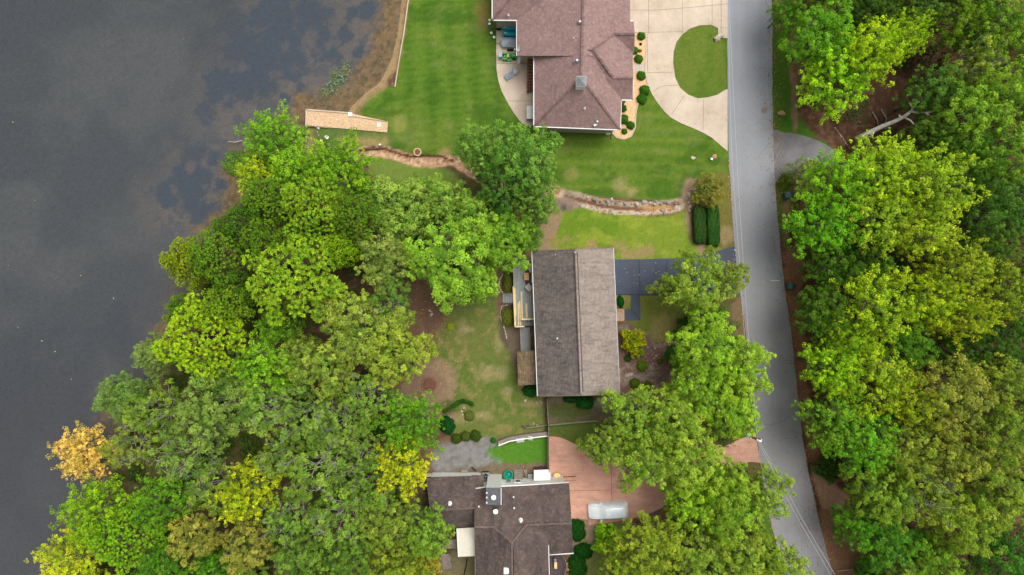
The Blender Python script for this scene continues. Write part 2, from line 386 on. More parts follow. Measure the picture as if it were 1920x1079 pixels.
isl = [(1262,100),(1265,75),(1285,55),(1325,46),(1346,52),(1348,70),(1358,80),(1361,130),(1361,170),(1340,180),(1308,185),(1280,172),(1266,150)]
paint(isl, (104,120,48), 2, .1); paint(isl, (82,112,36), 3, .2, .8, ss(.35,.75,fbm(GX/18,GY/40,3,20)))
paint([(576,240),(726,250),(728,284),(670,284),(640,300),(574,300)], (92,112,56), 3, .2)
paint([(640,256),(724,256),(722,276),(650,274)], (160,140,92), 8, .8, .8)
blend((1-ss(8,26,np.hypot(GX-690,(GY-235)*1.3)+wob*.3))*.0, (0,0,0))
paint([(690,290),(760,306),(850,322),(850,350),(760,350),(700,330)], (112,132,58), 6, .6)
# central lots
paint([(1028,350),(1062,360),(1085,378),(1070,400),(1050,430),(1050,470),(1010,470),(1005,420)], (152,128,100), 6, .8)
G2 = [(1062,392),(1090,386),(1150,398),(1200,408),(1265,402),(1290,388),(1296,450),(1330,462),(1374,462),(1330,476),(1290,486),(1152,490),(1150,466),(1042,466),(1046,430)]
paint(G2, (122,140,48), 4, .35); paint(G2, (98,130,36), 5, .5, .75, ss(.4,.68,nA)); paint(G2, (148,158,58), 5, .5, .6, ss(.48,.74,fbm(GX/26,GY/14,3,30)))
paint([(1040,430),(1100,455),(1180,452),(1230,470),(1160,484),(1060,468)], (156,132,92), 7, 1.2, .8, ss(.42,.6,nB))
paint([(1285,340),(1315,335),(1300,365),(1300,440),(1340,470),(1318,478),(1292,440),(1280,380)], (158,132,108), 5, .6, .9)
paint([(1315,335),(1370,330),(1380,462),(1350,470),(1346,400),(1300,380)], (118,112,56), 5, .6); paint([(1346,430),(1374,430),(1376,458),(1350,460)], (156,134,100), 5, .5, .8)
paint([(700,540),(800,535),(880,560),(930,520),(945,540),(940,600),(880,600),(850,640),(800,650),(720,620)], (120,94,76), 8, .8)
YD = [(850,580),(900,560),(928,540),(934,600),(955,640),(968,690),(975,735),(1022,748),(1024,810),(930,824),(850,816),(860,770),(835,735),(850,700),(815,660),(830,610)]
paint(YD, (106,114,58), 6, .7); paint(YD, (90,110,48), 6, .7, .8, ss(.47,.62,nA)); paint(YD, (148,130,86), 8, .9, .5, ss(.55,.68,fbm(GX/13,GY/15,4,33)))
for x, y, rx, ry in ((868,612,9,18),(878,618,14,6),(935,640,10,22),(920,700,30,14),(950,735,14,10),(838,712,14,28),(862,785,24,12),(905,780,20,8),(995,758,26,6)):
    blend((1-ss(.5,1.4,np.hypot((GX-x)/rx,(GY-y)/ry)+wob*.05))*.4, (168,148,112))
paint([(755,720),(780,680),(820,670),(850,690),(850,725),(835,750),(800,775),(760,770),(735,745)], (146,122,98), 9, 1.5, .9)
paint([(765,705),(800,690),(825,705),(828,740),(800,750),(768,742)], (120,96,80), 9, 1.4, .5)
paint([(790,560),(850,560),(830,600),(800,620)], (108,84,70), 7, .8)
paint([(935,515),(962,505),(963,640),(945,650),(935,600),(948,570)], (96,84,70), 4, .3)
paint([(952,600),(975,608),(972,700),(955,660)], (110,94,80), 4, .4)
paint([(1030,744),(1125,744),(1160,742),(1240,745),(1240,780),(1130,786),(1030,790)], (104,94,76), 4, .5)
paint([(1120,748),(1240,740),(1250,775),(1160,772),(1120,765)], (134,126,120), 5, .6, .9)
paint([(1034,760),(1100,758),(1100,780),(1034,784)], (82,92,44), 5, .7, .9)
paint([(1030,794),(1140,790),(1150,850),(1105,846),(1075,832),(1045,818),(1029,818)], (90,104,46), 3, .3)
paint([(828,832),(925,824),(960,870),(905,886),(815,884)], (136,133,132), 6, .8); paint([(828,832),(925,824),(960,870),(905,886),(815,884)], (112,106,96), 6, .8, .6, ss(.5,.7,nC))
paint([(930,836),(1027,816),(1028,874),(945,870),(920,852)], (84,128,40), 6, .8); paint([(870,876),(1028,870),(1028,890),(870,890)], (120,104,84), 4, .6)
paint([(1155,552),(1184,552),(1184,580),(1157,580)], (128,124,70), 2, .3)
paint([(1200,556),(1290,560),(1285,605),(1262,632),(1225,645),(1205,625),(1160,606),(1160,590)], (112,118,52), 4, .5); paint([(1225,600),(1275,590),(1262,632),(1230,640)], (146,130,84), 6, 1, .7)
paint([(1162,606),(1205,622),(1228,645),(1262,636),(1300,640),(1310,740),(1240,742),(1162,742)], (122,96,88), 4, .6)
paint([(1162,606),(1205,622),(1228,645),(1262,636),(1300,640),(1310,740),(1240,742),(1162,742)], (152,136,126), 5, .6, .8, ss(.52,.64,fbm(GX/12,GY/12,3,40)))
paint([(1105,984),(1180,975),(1250,952),(1300,980),(1260,1040),(1180,1090),(1085,1090),(1090,1010)], (120,124,66), 5, .7); paint([(1150,1020),(1200,1010),(1190,1060),(1140,1070)], (140,124,88), 7, 1, .7)
paint([(1185,965),(1260,950),(1300,985),(1250,1000),(1190,995)], (118,92,74), 6, .9)
paint([(1106,986),(1140,980),(1110,1020),(1098,1010)], (150,132,106), 4, .5)
paint([(835,1040),(892,1030),(892,1090),(830,1090)], (118,108,78), 6, .8)
# road verges
paint([(1449,28),(1478,60),(1488,140),(1500,220),(1540,262),(1592,292),(1600,330),(1556,300),(1500,262),(1452,250)], (72,108,34), 4, .6)
paint([(1480,80),(1492,90),(1496,180),(1494,240),(1486,240),(1484,160)], (140,112,88), 3, .5)
paint([(1484,60),(1520,90),(1550,130),(1520,190),(1500,180)], (116,92,66), 5, .8)
paint([(1450,-400),(1475,-200),(1475,20),(1450,28)], (120,98,80), 4, .6)
paint([(1556,272),(1600,300),(1606,336),(1580,320)], (126,92,60), 4, .6)
paint([(1455,332),(1482,335),(1478,420),(1476,470),(1462,440)], (86,112,42), 4, .4); paint([(1466,370),(1480,380),(1478,450),(1470,440)], (134,112,80), 3, .4)
paint([(1476,470),(1510,480),(1500,560),(1510,660),(1520,760),(1540,850),(1520,860),(1500,760),(1486,640),(1470,520)], (140,100,76), 4, .5)
paint([(1524,880),(1560,905),(1600,940),(1592,985),(1560,975),(1540,945)], (176,138,112), 5, .5)
paint([(1540,960),(1600,990),(1640,1090),(1565,1090)], (136,100,78), 5, .6)
paint([(1385,560),(1405,600),(1412,700),(1395,700),(1370,600)], (128,108,80), 4, .5)
paint([(1424,975),(1445,960),(1475,1090),(1430,1090)], (84,112,42), 4, .6)
# creek beds and rocky ditch
CREEK1 = [(668,290),(700,283),(735,288),(770,300),(810,305),(850,300),(880,320),(930,345),(985,352),(1035,358),(1060,368),(1080,380)]
CREEK2 = [(1060,368),(1085,374),(1120,384),(1160,390),(1210,392),(1250,388),(1272,384)]
dc1 = seg_dist(GX, GY, [(p.x, p.y) for p in spline(CREEK1, 4)], False)+(nC-.5)*6; dc2 = seg_dist(GX, GY, [(p.x, p.y) for p in spline(CREEK2, 4)], False)+(nC-.5)*4
blend(1-ss(9, 12, dc1), (188,148,118)); blend((1-ss(5,10,dc1))*ss(.5,.66,nC)*.7, (136,98,74)); blend((1-ss(8,10,dc1))*ss(.55,.68,nD), (206,176,146))
blend(1-ss(10, 14, dc2), (190,170,148)); blend(1-ss(2.5, 5, dc2), (120,88,70)); blend((1-ss(1.5,3.5,np.hypot((GX-1235)/12,(GY-389)/2.2)))*.9, (190,150,98))
blend((1-ss(10,20,np.hypot((GX-1062)/1.6,GY-382)+wob*.4))*.9, (132,112,100)); blend((1-ss(4,9,np.hypot(GX-1058,GY-391)+wob*.4))*.8, (78,74,78))
CUT = [(668,283),(700,277),(722,279),(752,290),(775,294),(800,292),(830,294),(850,302)]
blend((1-ss(1.2,3.2,seg_dist(GX,GY,CUT,False)+(nC-.5)*3)), (84,52,36))
# the lake bed and the shore, cloud reflections painted into the bed colours
dist = seg_dist(GX, GY, SHORE, False)/15.0
sx = np.interp(GY, [p[1] for p in SHORE], [p[0] for p in SHORE]); D = np.where(GX > sx, dist, -dist)
wv = D+(nB-.5)*1.2
mud = (1-ss(.3,1.6,wv)); selN = ss(700, 560, GX)*0+1
blend(mud*(1-ss(300,340,GY)), (160,134,98)); blend(mud*ss(300,340,GY), (118,104,82))
und = ss(.1,-.2,D)
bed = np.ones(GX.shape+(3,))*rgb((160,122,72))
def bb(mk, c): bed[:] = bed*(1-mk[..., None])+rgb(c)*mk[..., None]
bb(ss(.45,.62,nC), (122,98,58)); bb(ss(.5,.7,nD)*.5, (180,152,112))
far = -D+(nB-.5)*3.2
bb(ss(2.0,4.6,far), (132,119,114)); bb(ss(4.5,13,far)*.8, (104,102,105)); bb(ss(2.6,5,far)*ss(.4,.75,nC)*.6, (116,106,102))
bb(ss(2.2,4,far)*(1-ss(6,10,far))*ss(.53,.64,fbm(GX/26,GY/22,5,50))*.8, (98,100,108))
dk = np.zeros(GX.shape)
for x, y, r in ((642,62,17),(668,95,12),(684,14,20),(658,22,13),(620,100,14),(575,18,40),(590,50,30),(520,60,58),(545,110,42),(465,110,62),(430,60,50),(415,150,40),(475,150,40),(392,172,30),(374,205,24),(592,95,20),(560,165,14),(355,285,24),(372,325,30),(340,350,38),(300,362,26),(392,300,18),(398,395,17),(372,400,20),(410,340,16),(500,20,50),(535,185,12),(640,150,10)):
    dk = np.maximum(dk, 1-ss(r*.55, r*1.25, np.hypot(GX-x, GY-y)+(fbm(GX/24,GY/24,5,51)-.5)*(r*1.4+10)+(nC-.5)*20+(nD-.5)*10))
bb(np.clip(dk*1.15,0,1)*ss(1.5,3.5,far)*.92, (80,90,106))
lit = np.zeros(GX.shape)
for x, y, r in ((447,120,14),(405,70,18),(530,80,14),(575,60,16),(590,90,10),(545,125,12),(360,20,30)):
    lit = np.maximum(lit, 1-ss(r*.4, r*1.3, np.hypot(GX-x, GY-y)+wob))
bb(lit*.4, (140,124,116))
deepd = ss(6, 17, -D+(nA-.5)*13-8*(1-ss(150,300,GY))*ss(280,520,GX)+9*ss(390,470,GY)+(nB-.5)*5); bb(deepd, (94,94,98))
bb(deepd*ss(.36,.68,fbm(GX/210,GY/130,4,60)), (113,111,112)); bb(deepd*ss(.4,.68,fbm(GX/170,GY/190,3,64))*.6, (76,80,89)); bb(ss(400,900,GY)*deepd*.75, (88,85,90)); bb((1-ss(-100,500,GX+GY*.4))*.4*deepd, (74,77,84))  # broad pale and dark areas stand for clouds mirrored in the water
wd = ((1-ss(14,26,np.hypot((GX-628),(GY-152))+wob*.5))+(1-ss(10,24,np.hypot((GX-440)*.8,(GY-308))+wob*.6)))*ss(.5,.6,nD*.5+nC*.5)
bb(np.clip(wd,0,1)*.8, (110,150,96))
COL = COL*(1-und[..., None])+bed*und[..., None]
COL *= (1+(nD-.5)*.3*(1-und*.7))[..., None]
Z = np.where(D > 0, -.35*(1-ss(0, 1.6, D)), -.35-.09*np.minimum(-D, 22))
Z = Z+np.where((D > 2), (nA-.5)*.05, 0)
Z -= .2*(1-ss(5, 12, dc1))+.30*(1-ss(3, 12, dc2))
Z += np.where(GX > 1640, ss(1640, 1900, GX)*0, 0)
me = bpy.data.meshes.new('ground'); ny, nx = X.shape
vs = np.stack([X, Y, Z], -1).reshape(-1, 3).astype(np.float32)
ii = (np.arange(ny-1)[:, None]*nx+np.arange(nx-1)[None, :]).ravel()
fs = np.stack([ii, ii+1, ii+nx+1, ii+nx], -1).astype(np.int32)
def npmesh(me, vs, fs):
    k = fs.shape[1]; n = len(fs)
    me.vertices.add(len(vs)); me.vertices.foreach_set('co', np.ascontiguousarray(vs, dtype=np.float32).ravel())
    me.loops.add(n*k); me.loops.foreach_set('vertex_index', fs.ravel().astype(np.int32))
    me.polygons.add(n); me.polygons.foreach_set('loop_start', (np.arange(n)*k).astype(np.int32))
    me.update(calc_edges=True)
npmesh(me, vs, fs)
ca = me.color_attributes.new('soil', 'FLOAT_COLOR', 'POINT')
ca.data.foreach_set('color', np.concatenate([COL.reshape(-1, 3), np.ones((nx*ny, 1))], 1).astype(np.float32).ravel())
m, t, b = newmat('ground_cover'); at = N(t, 'ShaderNodeAttribute', attribute_name='soil')
f1 = noise(t, 7.0, 6, None, .75); f2 = noise(t, 1.6, 3)
c = mixc(t, ramp(t, f1, .32, .68), mixc(t, 1.0, at.outputs['Color'], (1.3,)*3, 'MULTIPLY'), mixc(t, 1.0, at.outputs['Color'], (.66,.68,.66), 'MULTIPLY'))
c = mixc(t, ramp(t, f2, .4, .7), c, mixc(t, 1.0, c, (.86,.88,.84), 'MULTIPLY'))
t.links.new(c, b.inputs['Base Color']); b.inputs['Roughness'].default_value = .95; b.inputs['Specular IOR Level'].default_value = .1
bn = N(t, 'ShaderNodeBump', Strength=.6, Distance=.06); t.links.new(f1, bn.inputs['Height']); t.links.new(bn.outputs[0], b.inputs['Normal'])
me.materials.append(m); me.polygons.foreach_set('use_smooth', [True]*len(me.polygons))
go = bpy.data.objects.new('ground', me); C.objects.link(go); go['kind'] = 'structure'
def gz(x, y):                                     # ground height at a point
    i = int(np.clip(np.searchsorted(AX, x), 0, nx-1)); j = int(np.clip(np.searchsorted(AY, y), 0, ny-1)); return float(Z[j, i])

# ---- water
m, t, b = newmat('lake_water'); out = t.nodes['Material Output']
tr = t.nodes.new('ShaderNodeBsdfTransparent'); tr.inputs[0].default_value = (.90,.93,.93,1)
gl = t.nodes.new('ShaderNodeBsdfGlossy'); gl.inputs['Roughness'].default_value = .08
df = t.nodes.new('ShaderNodeBsdfDiffuse'); df.inputs[0].default_value = (*L((84,88,94)), 1)
fr = N(t, 'ShaderNodeFresnel', IOR=1.33); bn = N(t, 'ShaderNodeBump', Strength=.5, Distance=.06)
t.links.new(noise(t, 1.3, 5), bn.inputs['Height']); t.links.new(bn.outputs[0], fr.inputs['Normal']); t.links.new(bn.outputs[0], gl.inputs['Normal'])
m1 = t.nodes.new('ShaderNodeMixShader'); m1.inputs[0].default_value = .22; t.links.new(tr.outputs[0], m1.inputs[1]); t.links.new(df.outputs[0], m1.inputs[2])
m2 = t.nodes.new('ShaderNodeMixShader'); t.links.new(fr.outputs[0], m2.inputs[0]); t.links.new(m1.outputs[0], m2.inputs[1]); t.links.new(gl.outputs[0], m2.inputs[2])
t.links.new(m2.outputs[0], out.inputs[0]); M['water'] = m
w = MB(); w.add([(-900,-900,-.35),(-14,-900,-.35),(-12.5,20,-.35),(-12.5,900,-.35),(-900,900,-.35)], [(0,1,2,3,4)])
wo = w.build('lake', m); wo['kind'] = 'structure'

# ---- road, driveways, paths
def sheet(name, outline, z, mat, kind='structure', joints=None, jm=None, jw=.05, curved=True, label=None, cat=None, depth=.25):
    pts = spline(outline, 5, True) if curved else [Vector((p[0], p[1], 0)) for p in outline]
    mb = MB(); mb.slab([P(p.x, p.y) for p in pts], z-depth, z)
    if joints:
        for a, c in joints:
            q = spline([(*p, 0) for p in (a, *c)], 6) if len(c) > 1 else [Vector((*a, 0)), Vector((*c[0], 0))]
            q = [P(v.x, v.y, 0) for v in q]
            for i in range(len(q)-1):
                d = (q[i+1]-q[i]).normalized(); nrm = Vector((-d.y, d.x, 0))*jw/2
                mb.add([Vector((*(v.xy), z+.004)) for v in (q[i]-nrm, q[i+1]-nrm, q[i+1]+nrm, q[i]+nrm)], [(0,1,2,3)], 1)
    o = mb.build(name, [mat, jm] if joints else mat, fix=False)
    if kind: o['kind'] = kind
    if label: tag(o, label, cat)
    return o
RL = [(1362,-700),(1362,-200),(1363,0),(1364.5,150),(1366,284),(1371,370),(1377,460),(1386,540),(1398,620),(1406,700),(1414,770),(1420,830),(1431,900),(1442,965),(1458,1030),(1472,1079),(1510,1220),(1640,1600)]
RR = [(1447,-700),(1447,-200),(1448,0),(1448,120),(1449,250),(1452,330),(1459,420),(1469,520),(1484,630),(1496,740),(1506,830),(1520,905),(1537,980),(1562,1079),(1600,1200),(1740,1580)]
rl = [(p.x+RND.uniform(-.5,.5), p.y) for p in spline(RL, 8)]; rr = [(p.x+RND.uniform(-.9,.9), p.y) for p in spline(RR, 8)]
mb = MB(); nL = min(len(rl), 200)
def resample(pts, ys): return [np.interp(y, [p[1] for p in pts], [p[0] for p in pts]) for y in ys]
ys = np.concatenate([[-700,-400], np.arange(-200, 1220, 6), [1400, 1575]]); xl = resample(rl, ys); xr = resample(rr, ys)
vsr = []; fsr = []
for i, y in enumerate(ys):
    a = P(xl[i], y); c_ = P(xr[i], y)
    vsr += [(a.x, a.y, -.2), (a.x, a.y, .03), ((a.x+c_.x)/2, (a.y+c_.y)/2, .055), (c_.x, c_.y, .03), (c_.x, c_.y, -.2)]
    if i: fsr += [((i-1)*5+k, i*5+k, i*5+k+1, (i-1)*5+k+1) for k in range(4)]
mb.add(vsr, fsr); ro = mb.build('road', M['road']); ro['kind'] = 'structure'
mk = MB()
for x0, y0, x1, y1 in ((1445,526,1462,526.5),(1376,468,1379,470)):
    mk.bar((*P(x0,y0).xy,.056), (*P(x1,y1).xy,.052), .07, .01)
mo = mk.build('road_marking', M['white']); mo['kind'] = 'structure'
mh = MB(); mh.lathe((*P(1433,207).xy,.03), [(.42,0),(.42,.022),(.40,.022)], 20)
tag(mh.build('manhole_cover', pmat('rusty_iron', (150,128,124), .7)), 'round rusty manhole cover set in the road near the island', 'manhole cover')

D1 = [(1178,-500),(1364,-500),(1364,284),(1352,274),(1335,259),(1318,249),(1300,241),(1278,232),(1258,221),(1247,211),(1238,200),(1229,188),(1222,176),(1216,163),(1212,150),(1210,135),(1210,120),(1212,95),(1213,70),(1208,62),(1180,62),(1179,0)]
isl2 = [(1262,118),(1263,98),(1268,80),(1279,65),(1294,54),(1312,48),(1334,47),(1346,53),(1347,66),(1356,72),(1358,100),(1360,140),(1361,168),(1345,178),(1328,183),(1308,185),(1290,178),(1275,165),(1266,146)]
cut = [(1364,168)]
o2 = D1[:3]                                       # the drive runs round the grass island: outline bridged to the island edge at the road
islr = isl2
ring = [(1178,-500),(1364,-500),(1364,72)]+[isl2[i] for i in (9,8,7,6,5,4,3,2,1,0,18,17,16,15,14,13,12)]+[(1364,168)]+D1[2:]
sheet('driveway', ring, .045, M['concrete_tan'], curved=False, joints=[((1179,19),((1240,19),(1364,8))),((1216,0),((1216,63),)),((1216,-200),((1216,0),)),((1279,-200),((1279,60),)),((1335,-200),((1335,46),)),((1352,-200),((1352,64),)),((1180,62),((1282,60),)),((1350,53),((1364,53),)),
    ((1212,137),((1262,136),)),((1226,172),((1240,163),(1272,160))),((1258,216),((1283,180),)),((1318,245),((1319,187),)),((1282,60),((1279,62),)),((1214,65),((1214,136),))], jm=M['joint'])
sheet('driveway', [(1148,487),(1200,486.5),(1290,484),(1320,478),(1340,473),(1374,462),(1378,465),(1381,500),(1384,530),(1386,552),(1300,553),(1200,553),(1148,552)], .045, M['blue_drive'], curved=False,
    joints=[((1198,487),((1200,553),)),((1250,486),((1250,553),)),((1183,553.5),((1290,553),)),((1148,552.6),((1183,553),))], jm=M['blue_joint'], jw=.07)
sheet('path', [(1183,553.3),(1200,553.3),(1201,601),(1170,601.5),(1170,580.5),(1183,580)], .04, M['blue_drive'], curved=False, joints=[((1183,580),((1200,600.5),))], jm=M['blue_joint'])
sheet('driveway', [(1026,819),(1036,818.5),(1048,820),(1062,825),(1078,833),(1100,843),(1130,850),(1180,856),(1250,858),(1320,850),(1370,832),(1396,819),(1412,817),(1417,818),(1421,842),(1426,868),(1408,866),(1380,872),(1330,890),(1290,908),(1262,925),(1254,940),(1240,953),(1218,963),(1185,973),(1150,979),(1104,985),(1103,974),(1071,973),(1020,973),(1026,905)], .045, M['red_concrete'], curved=False,
    joints=[((1146,850),((1147,940),)),((1057,902),((1080,901),)),((1026,921),((1146,919),))], jm=M['red_joint'])
sheet('path', [(1088,974.5),(1103.5,974.5),(1105,992),(1101,1004),(1092,1016),(1076,1027),(1066,1030),(1066,1018),(1080,1010),(1087,998),(1090,986)], .04, M['paver'])
sheet('driveway', [(1447,250),(1470,249),(1500,253),(1535,265),(1562,280),(1575,298),(1560,315),(1520,300),(1490,318),(1465,332),(1449,338)], .02, M['old_asphalt'])
sheet('patio', [(931,20),(1010,20),(1010,237),(985,236),(975,228),(962,210),(950,190),(940,170),(934,150),(931,130),(930.5,100)], .05, M['concrete_tan'], curved=False,
    joints=[((930,120),((1005,120),)),((946,190),((1005,190),))], jm=M['joint'])
GB = [(1184,62),(1210,62),(1213,75),(1211,100),(1209.5,122),(1210,140),(1214,158),(1217,165),(1212,178),(1200,190),(1195,198),(1192,215),(1191,240),(1184,256),(1170,262),(1155,258),(1148,250),(1148,236),(1158,200),(1158,150)]
sheet('gravel_bed', GB, .03, M['gravel_tan'], curved=False)
ed = MB(); ep = [P(*p) for p in GB[1:17]]
for a, c_ in zip(ep[:-1], ep[1:]): ed.bar((*a.xy,.04), (*c_.xy,.04), .12, .12)
tag(ed.build('bed_edging', M['concrete_grey']), 'pale curb edging round the tan gravel planting bed', 'edging')
sheet('path', [(1180,120),(1211,120),(1211,136),(1180,137)], .042, M['concrete_grey'], curved=False)
# ---------------------------------------------------------------- buildings
def W(px, py, z): return P(px, py, z)
def wallbox(mb, corners, z0, z1, inset=.4, mi=0):          # corners: world xy, any order round; pulled in towards the middle
    c = sum((Vector((p[0], p[1])) for p in corners), Vector((0, 0)))/len(corners); q = []
    for p in corners:
        v = Vector((p[0], p[1]))-c; q.append((c.x+math.copysign(max(0, abs(v.x)-inset), v.x), c.y+math.copysign(max(0, abs(v.y)-inset), v.y)))
    mb.slab(q, z0, z1, mi); return q
def cap(mb, a, b, w=.32, h=.06):
    w *= .72; mb.bar(a+Vector((0,0,.03)), b+Vector((0,0,.03)), w, h)
def gut(mb, a, b): mb.bar(a+Vector((0,0,-.06)), b+Vector((0,0,-.06)), .13, .13)
def window(root, p, q, t, w, z0, h, wallmat_off=.03, name='window'):
    p = Vector((p[0], p[1], 0)); q = Vector((q[0], q[1], 0)); d = (q-p).normalized(); n = Vector((d.y, -d.x, 0)); c = p.lerp(q, t)
    f = MB(); z1 = z0+h
    for a, b_ in (((-w/2, z0), (w/2, z0)), ((-w/2, z1), (w/2, z1)), ((-w/2, z0), (-w/2, z1)), ((w/2, z0), (w/2, z1))):
        A = c+d*a[0]+n*.02; A.z = a[1]; B = c+d*b_[0]+n*.02; B.z = b_[1]; f.bar(A, B, .09, .09)
    o = f.build(name, M['white'], root)
    g = MB(); A = c-d*(w/2-.03); B = c+d*(w/2-.03)
    g.add([(A.x, A.y, z0+.03), (B.x, B.y, z0+.03), (B.x, B.y, z1-.03), (A.x, A.y, z1-.03)], [(0,1,2,3)])
    g.v = [(Vector(v)+n*.015) for v in g.v]
    g.build('pane', M['glass'], o, fix=False); return o
def vent(root, px, py, z, r=.2, h=.45, mat='metal_grey', name='roof_vent'):
    v = MB(); c = W(px, py, z)
    v.lathe(c, [(r*1.5,-.25),(r*1.5,0),(r*.75,.05),(r*.75,h*.6),(r,h*.62),(r,h*.85),(r*.5,h)], 16)
    return v.build(name, M[mat], root, smooth=False)
def pipe(root, px, py, z, r=.05, h=.35, mat='white', name='vent_pipe'):
    v = MB(); c = W(px, py, z); v.lathe(c, [(r*2.2,-.15),(r*2.2,.02),(r,.05),(r,h)], 10); return v.build(name, M[mat], root)

# ---- the large mauve-roofed house in the north
h1 = thing('house', 'large beige house with mauve hipped shingle roof beside the pale concrete drive', 'house', tuple(P(1080,60)))
E, Rz = 3.6, 7.0
W0 = W
def W(px, py, z): return P(px, py, z+.8)           # this house stands on a raised floor
roof = MB(); wl_ = MB()
def hipblock(eave, ridge, e=E, drop=.18):
    pts = [W(x, y, e) for x, y in eave]; pts += [v-Vector((0,0,drop)) for v in pts]
    pts += [W(x, y, z) for x, y, z in ridge]; roof.hull(pts); return pts
hipblock([(1001.5,30),(1001.5,237),(1163,243.5),(1166,150),(1172,30)], [(1096,30,7.1),(1089.5,146,7.1)])
hipblock([(969,-260),(969,105),(1182,105),(1180,-260)], [(1098,-260,7.16),(1094.5,105,7.05)], e=3.62)
hipblock([(923,38),(1100,40),(1100,-120),(923,-120)], [(985,-38,6.3),(1098,-38,6.3)], e=3.58)
hipblock([(1050,41),(1186,41),(1187,187),(1050,187)], [(1088,93,6.75),(1111,93,6.75)], e=3.61)
hipblock([(1085,40),(1188,40),(1189,100),(1085,100)], [(1100,64,5.12),(1190.5,64,5.12)], e=3.57)
hipblock([(1085,112),(1186,112),(1184.5,187.6),(1085,187.6)], [(1100,146,5.18),(1187.5,146,5.18)], e=3.55)
ro1 = roof.build('roof', M['roof_mauve'], h1)
pieces('ridge_cap', [(W(*a), W(*b_), .34) for a, b_ in (((1096,-100,7.18),(1090,140,7.12)), ((1090,146,7.1),(1001.5,237,3.6)), ((1090,146,7.1),(1163,243.5,3.6)), ((1094,93,6.78),(1111,93,6.75)), ((1111,93,6.75),(1151,65,5.15)), ((1111,93,6.75),(1150,146,5.2)),
              ((1151,64,5.12),(1190,64,5.12)), ((1150,146,5.18),(1187,146,5.18)), ((923,38,3.6),(985,-38,6.3)))], cap, M['roof_mauve_cap'], ro1)
pieces('gutter', [(W(*a), W(*b_)) for a, b_ in (((923,38,E),(969,38.5,E)), ((923,-100,E),(923,38,E)), ((969,39,E),(969,105,E)), ((1001,104,E),(1001,237,E)), ((1001,237.5,E),(1163,244,E)), ((1163,243,E),(1165,187,E)), ((1162,188,E),(1185,188,E)), ((1186,187,E),(1187,146,E)), ((1173,40,E),(1187,40,E)), ((1180,-100,E),(1179,39,E)), ((1183,112,E),(1187,118,E)))], gut, M['white'], h1)
q = [W(x, y, E) for x, y in ((1001.5,60),(1001.5,237),(1163,243.5),(1166,60))]
q1 = wallbox(wl_, q, -.3, E+.8-.15, .45)
wallbox(wl_, [W(x, y, E) for x, y in ((969,-260),(969,105),(1180,105),(1180,-260))], -.3, E+.8-.16, .45)
wallbox(wl_, [W(x, y, E) for x, y in ((923,38),(1100,38),(1100,-120),(923,-120))], -.3, E+.8-.17, .45)
wallbox(wl_, [W(x, y, E) for x, y in ((1050,41),(1186,41),(1187,187),(1050,187))], -.3, E+.8-.18, .45)
wl_.build('wall', M['beige_siding'], h1)
for t_, w_ in ((.35, 1.2), (.65, 1.2)): window(h1, q1[0], q1[1], 1-t_ if False else t_, w_, 1.0, 1.2)
dr = MB(); a = W(1001.8,104.5,3.5); b_ = W(1040,100,4.9); dr.add([a-Vector((0,0,.5)), b_-Vector((0,0,.1)), b_+Vector((0,0,.12)), a+Vector((-1.8,0,.15))], [(0,1,2,3)]); dr.build('fascia', M['white'], h1, fix=False)
ch = MB(); cx_, cy_ = 7.76, 23.16; ch.box((cx_, cy_, 7.0), (1.0,1.0,3.2)); chm = ch.build('chimney', M['chimney_siding'], h1)
cp = MB(); cp.box((cx_, cy_, 8.63), (1.14,1.14,.08)); cp.add([(cx_+i*.55, cy_+j*.55, 8.67) for i, j in ((-1,-1),(1,-1),(1,1),(-1,1))]+[(cx_, cy_, 8.95)], [(0,1,4),(1,2,4),(2,3,4),(3,0,4),(3,2,1,0)])
cp.build('chimney_cap', M['metal_grey'], chm)
vent(h1, 1086.5, 44, 6.6, .25, .6); vent(h1, 1081, 116, 6.7, .25, .6)
for x, y, z in ((953,29,4.2),(1075,74,6.4),(1096,204,5.2)): pipe(h1, x, y, z, .055, .4)
ds = MB(); c0 = W(973.5,92,3.95); vs = []
n_ = 16; ax = Vector((-.85,-.25,.5)).normalized(); u_ = ax.cross(Vector((0,0,1))).normalized(); v_ = u_.cross(ax)
ds.add([c0]+[c0+ax*.09+(u_*math.cos(2*math.pi*k/n_)*.28+v_*math.sin(2*math.pi*k/n_)*.42) for k in range(n_)], [(0, 1+k, 1+(k+1) % n_) for k in range(n_)])
ds.tube([c0-Vector((0,0,.35)), c0], .03); ds.tube([c0-v_*.3, c0+ax*.6], .018); ds.box(tuple(c0+ax*.62), (.1,.08,.08))
ds.build('satellite_dish', M['white'], h1, fix=False)
wm = MB(); c0 = W(1116,235,3.9); wm.box((c0.x, c0.y, 4.75), (.4,.25,.2), .5); wm.tube([c0, c0+Vector((.25,.35,.6))], .02); wm.ring((c0.x+.2, c0.y+.3, 5.25), .0, .12, 0, .04, 12)
wm.build('antenna', M['metal_grey'], h1)
mt = MB(); c0 = P(1140,249.5); mt.box((c0.x, c0.y+.1, 1.2), (.45,.25,.7)); mt.box((c0.x-.05, c0.y-.05, .3), (.5,.5,.6)); mt.build('utility_box', M['white'], h1)
ut = MB(); c0 = P(1145.5,251); ut.tube([(c0.x,c0.y+.45,3.9),(c0.x,c0.y+.3,.25),(c0.x,c0.y-.7,.08)], .06); ut.build('downspout', pmat('green_downspout', (20,96,70), .5), h1)
W = W0
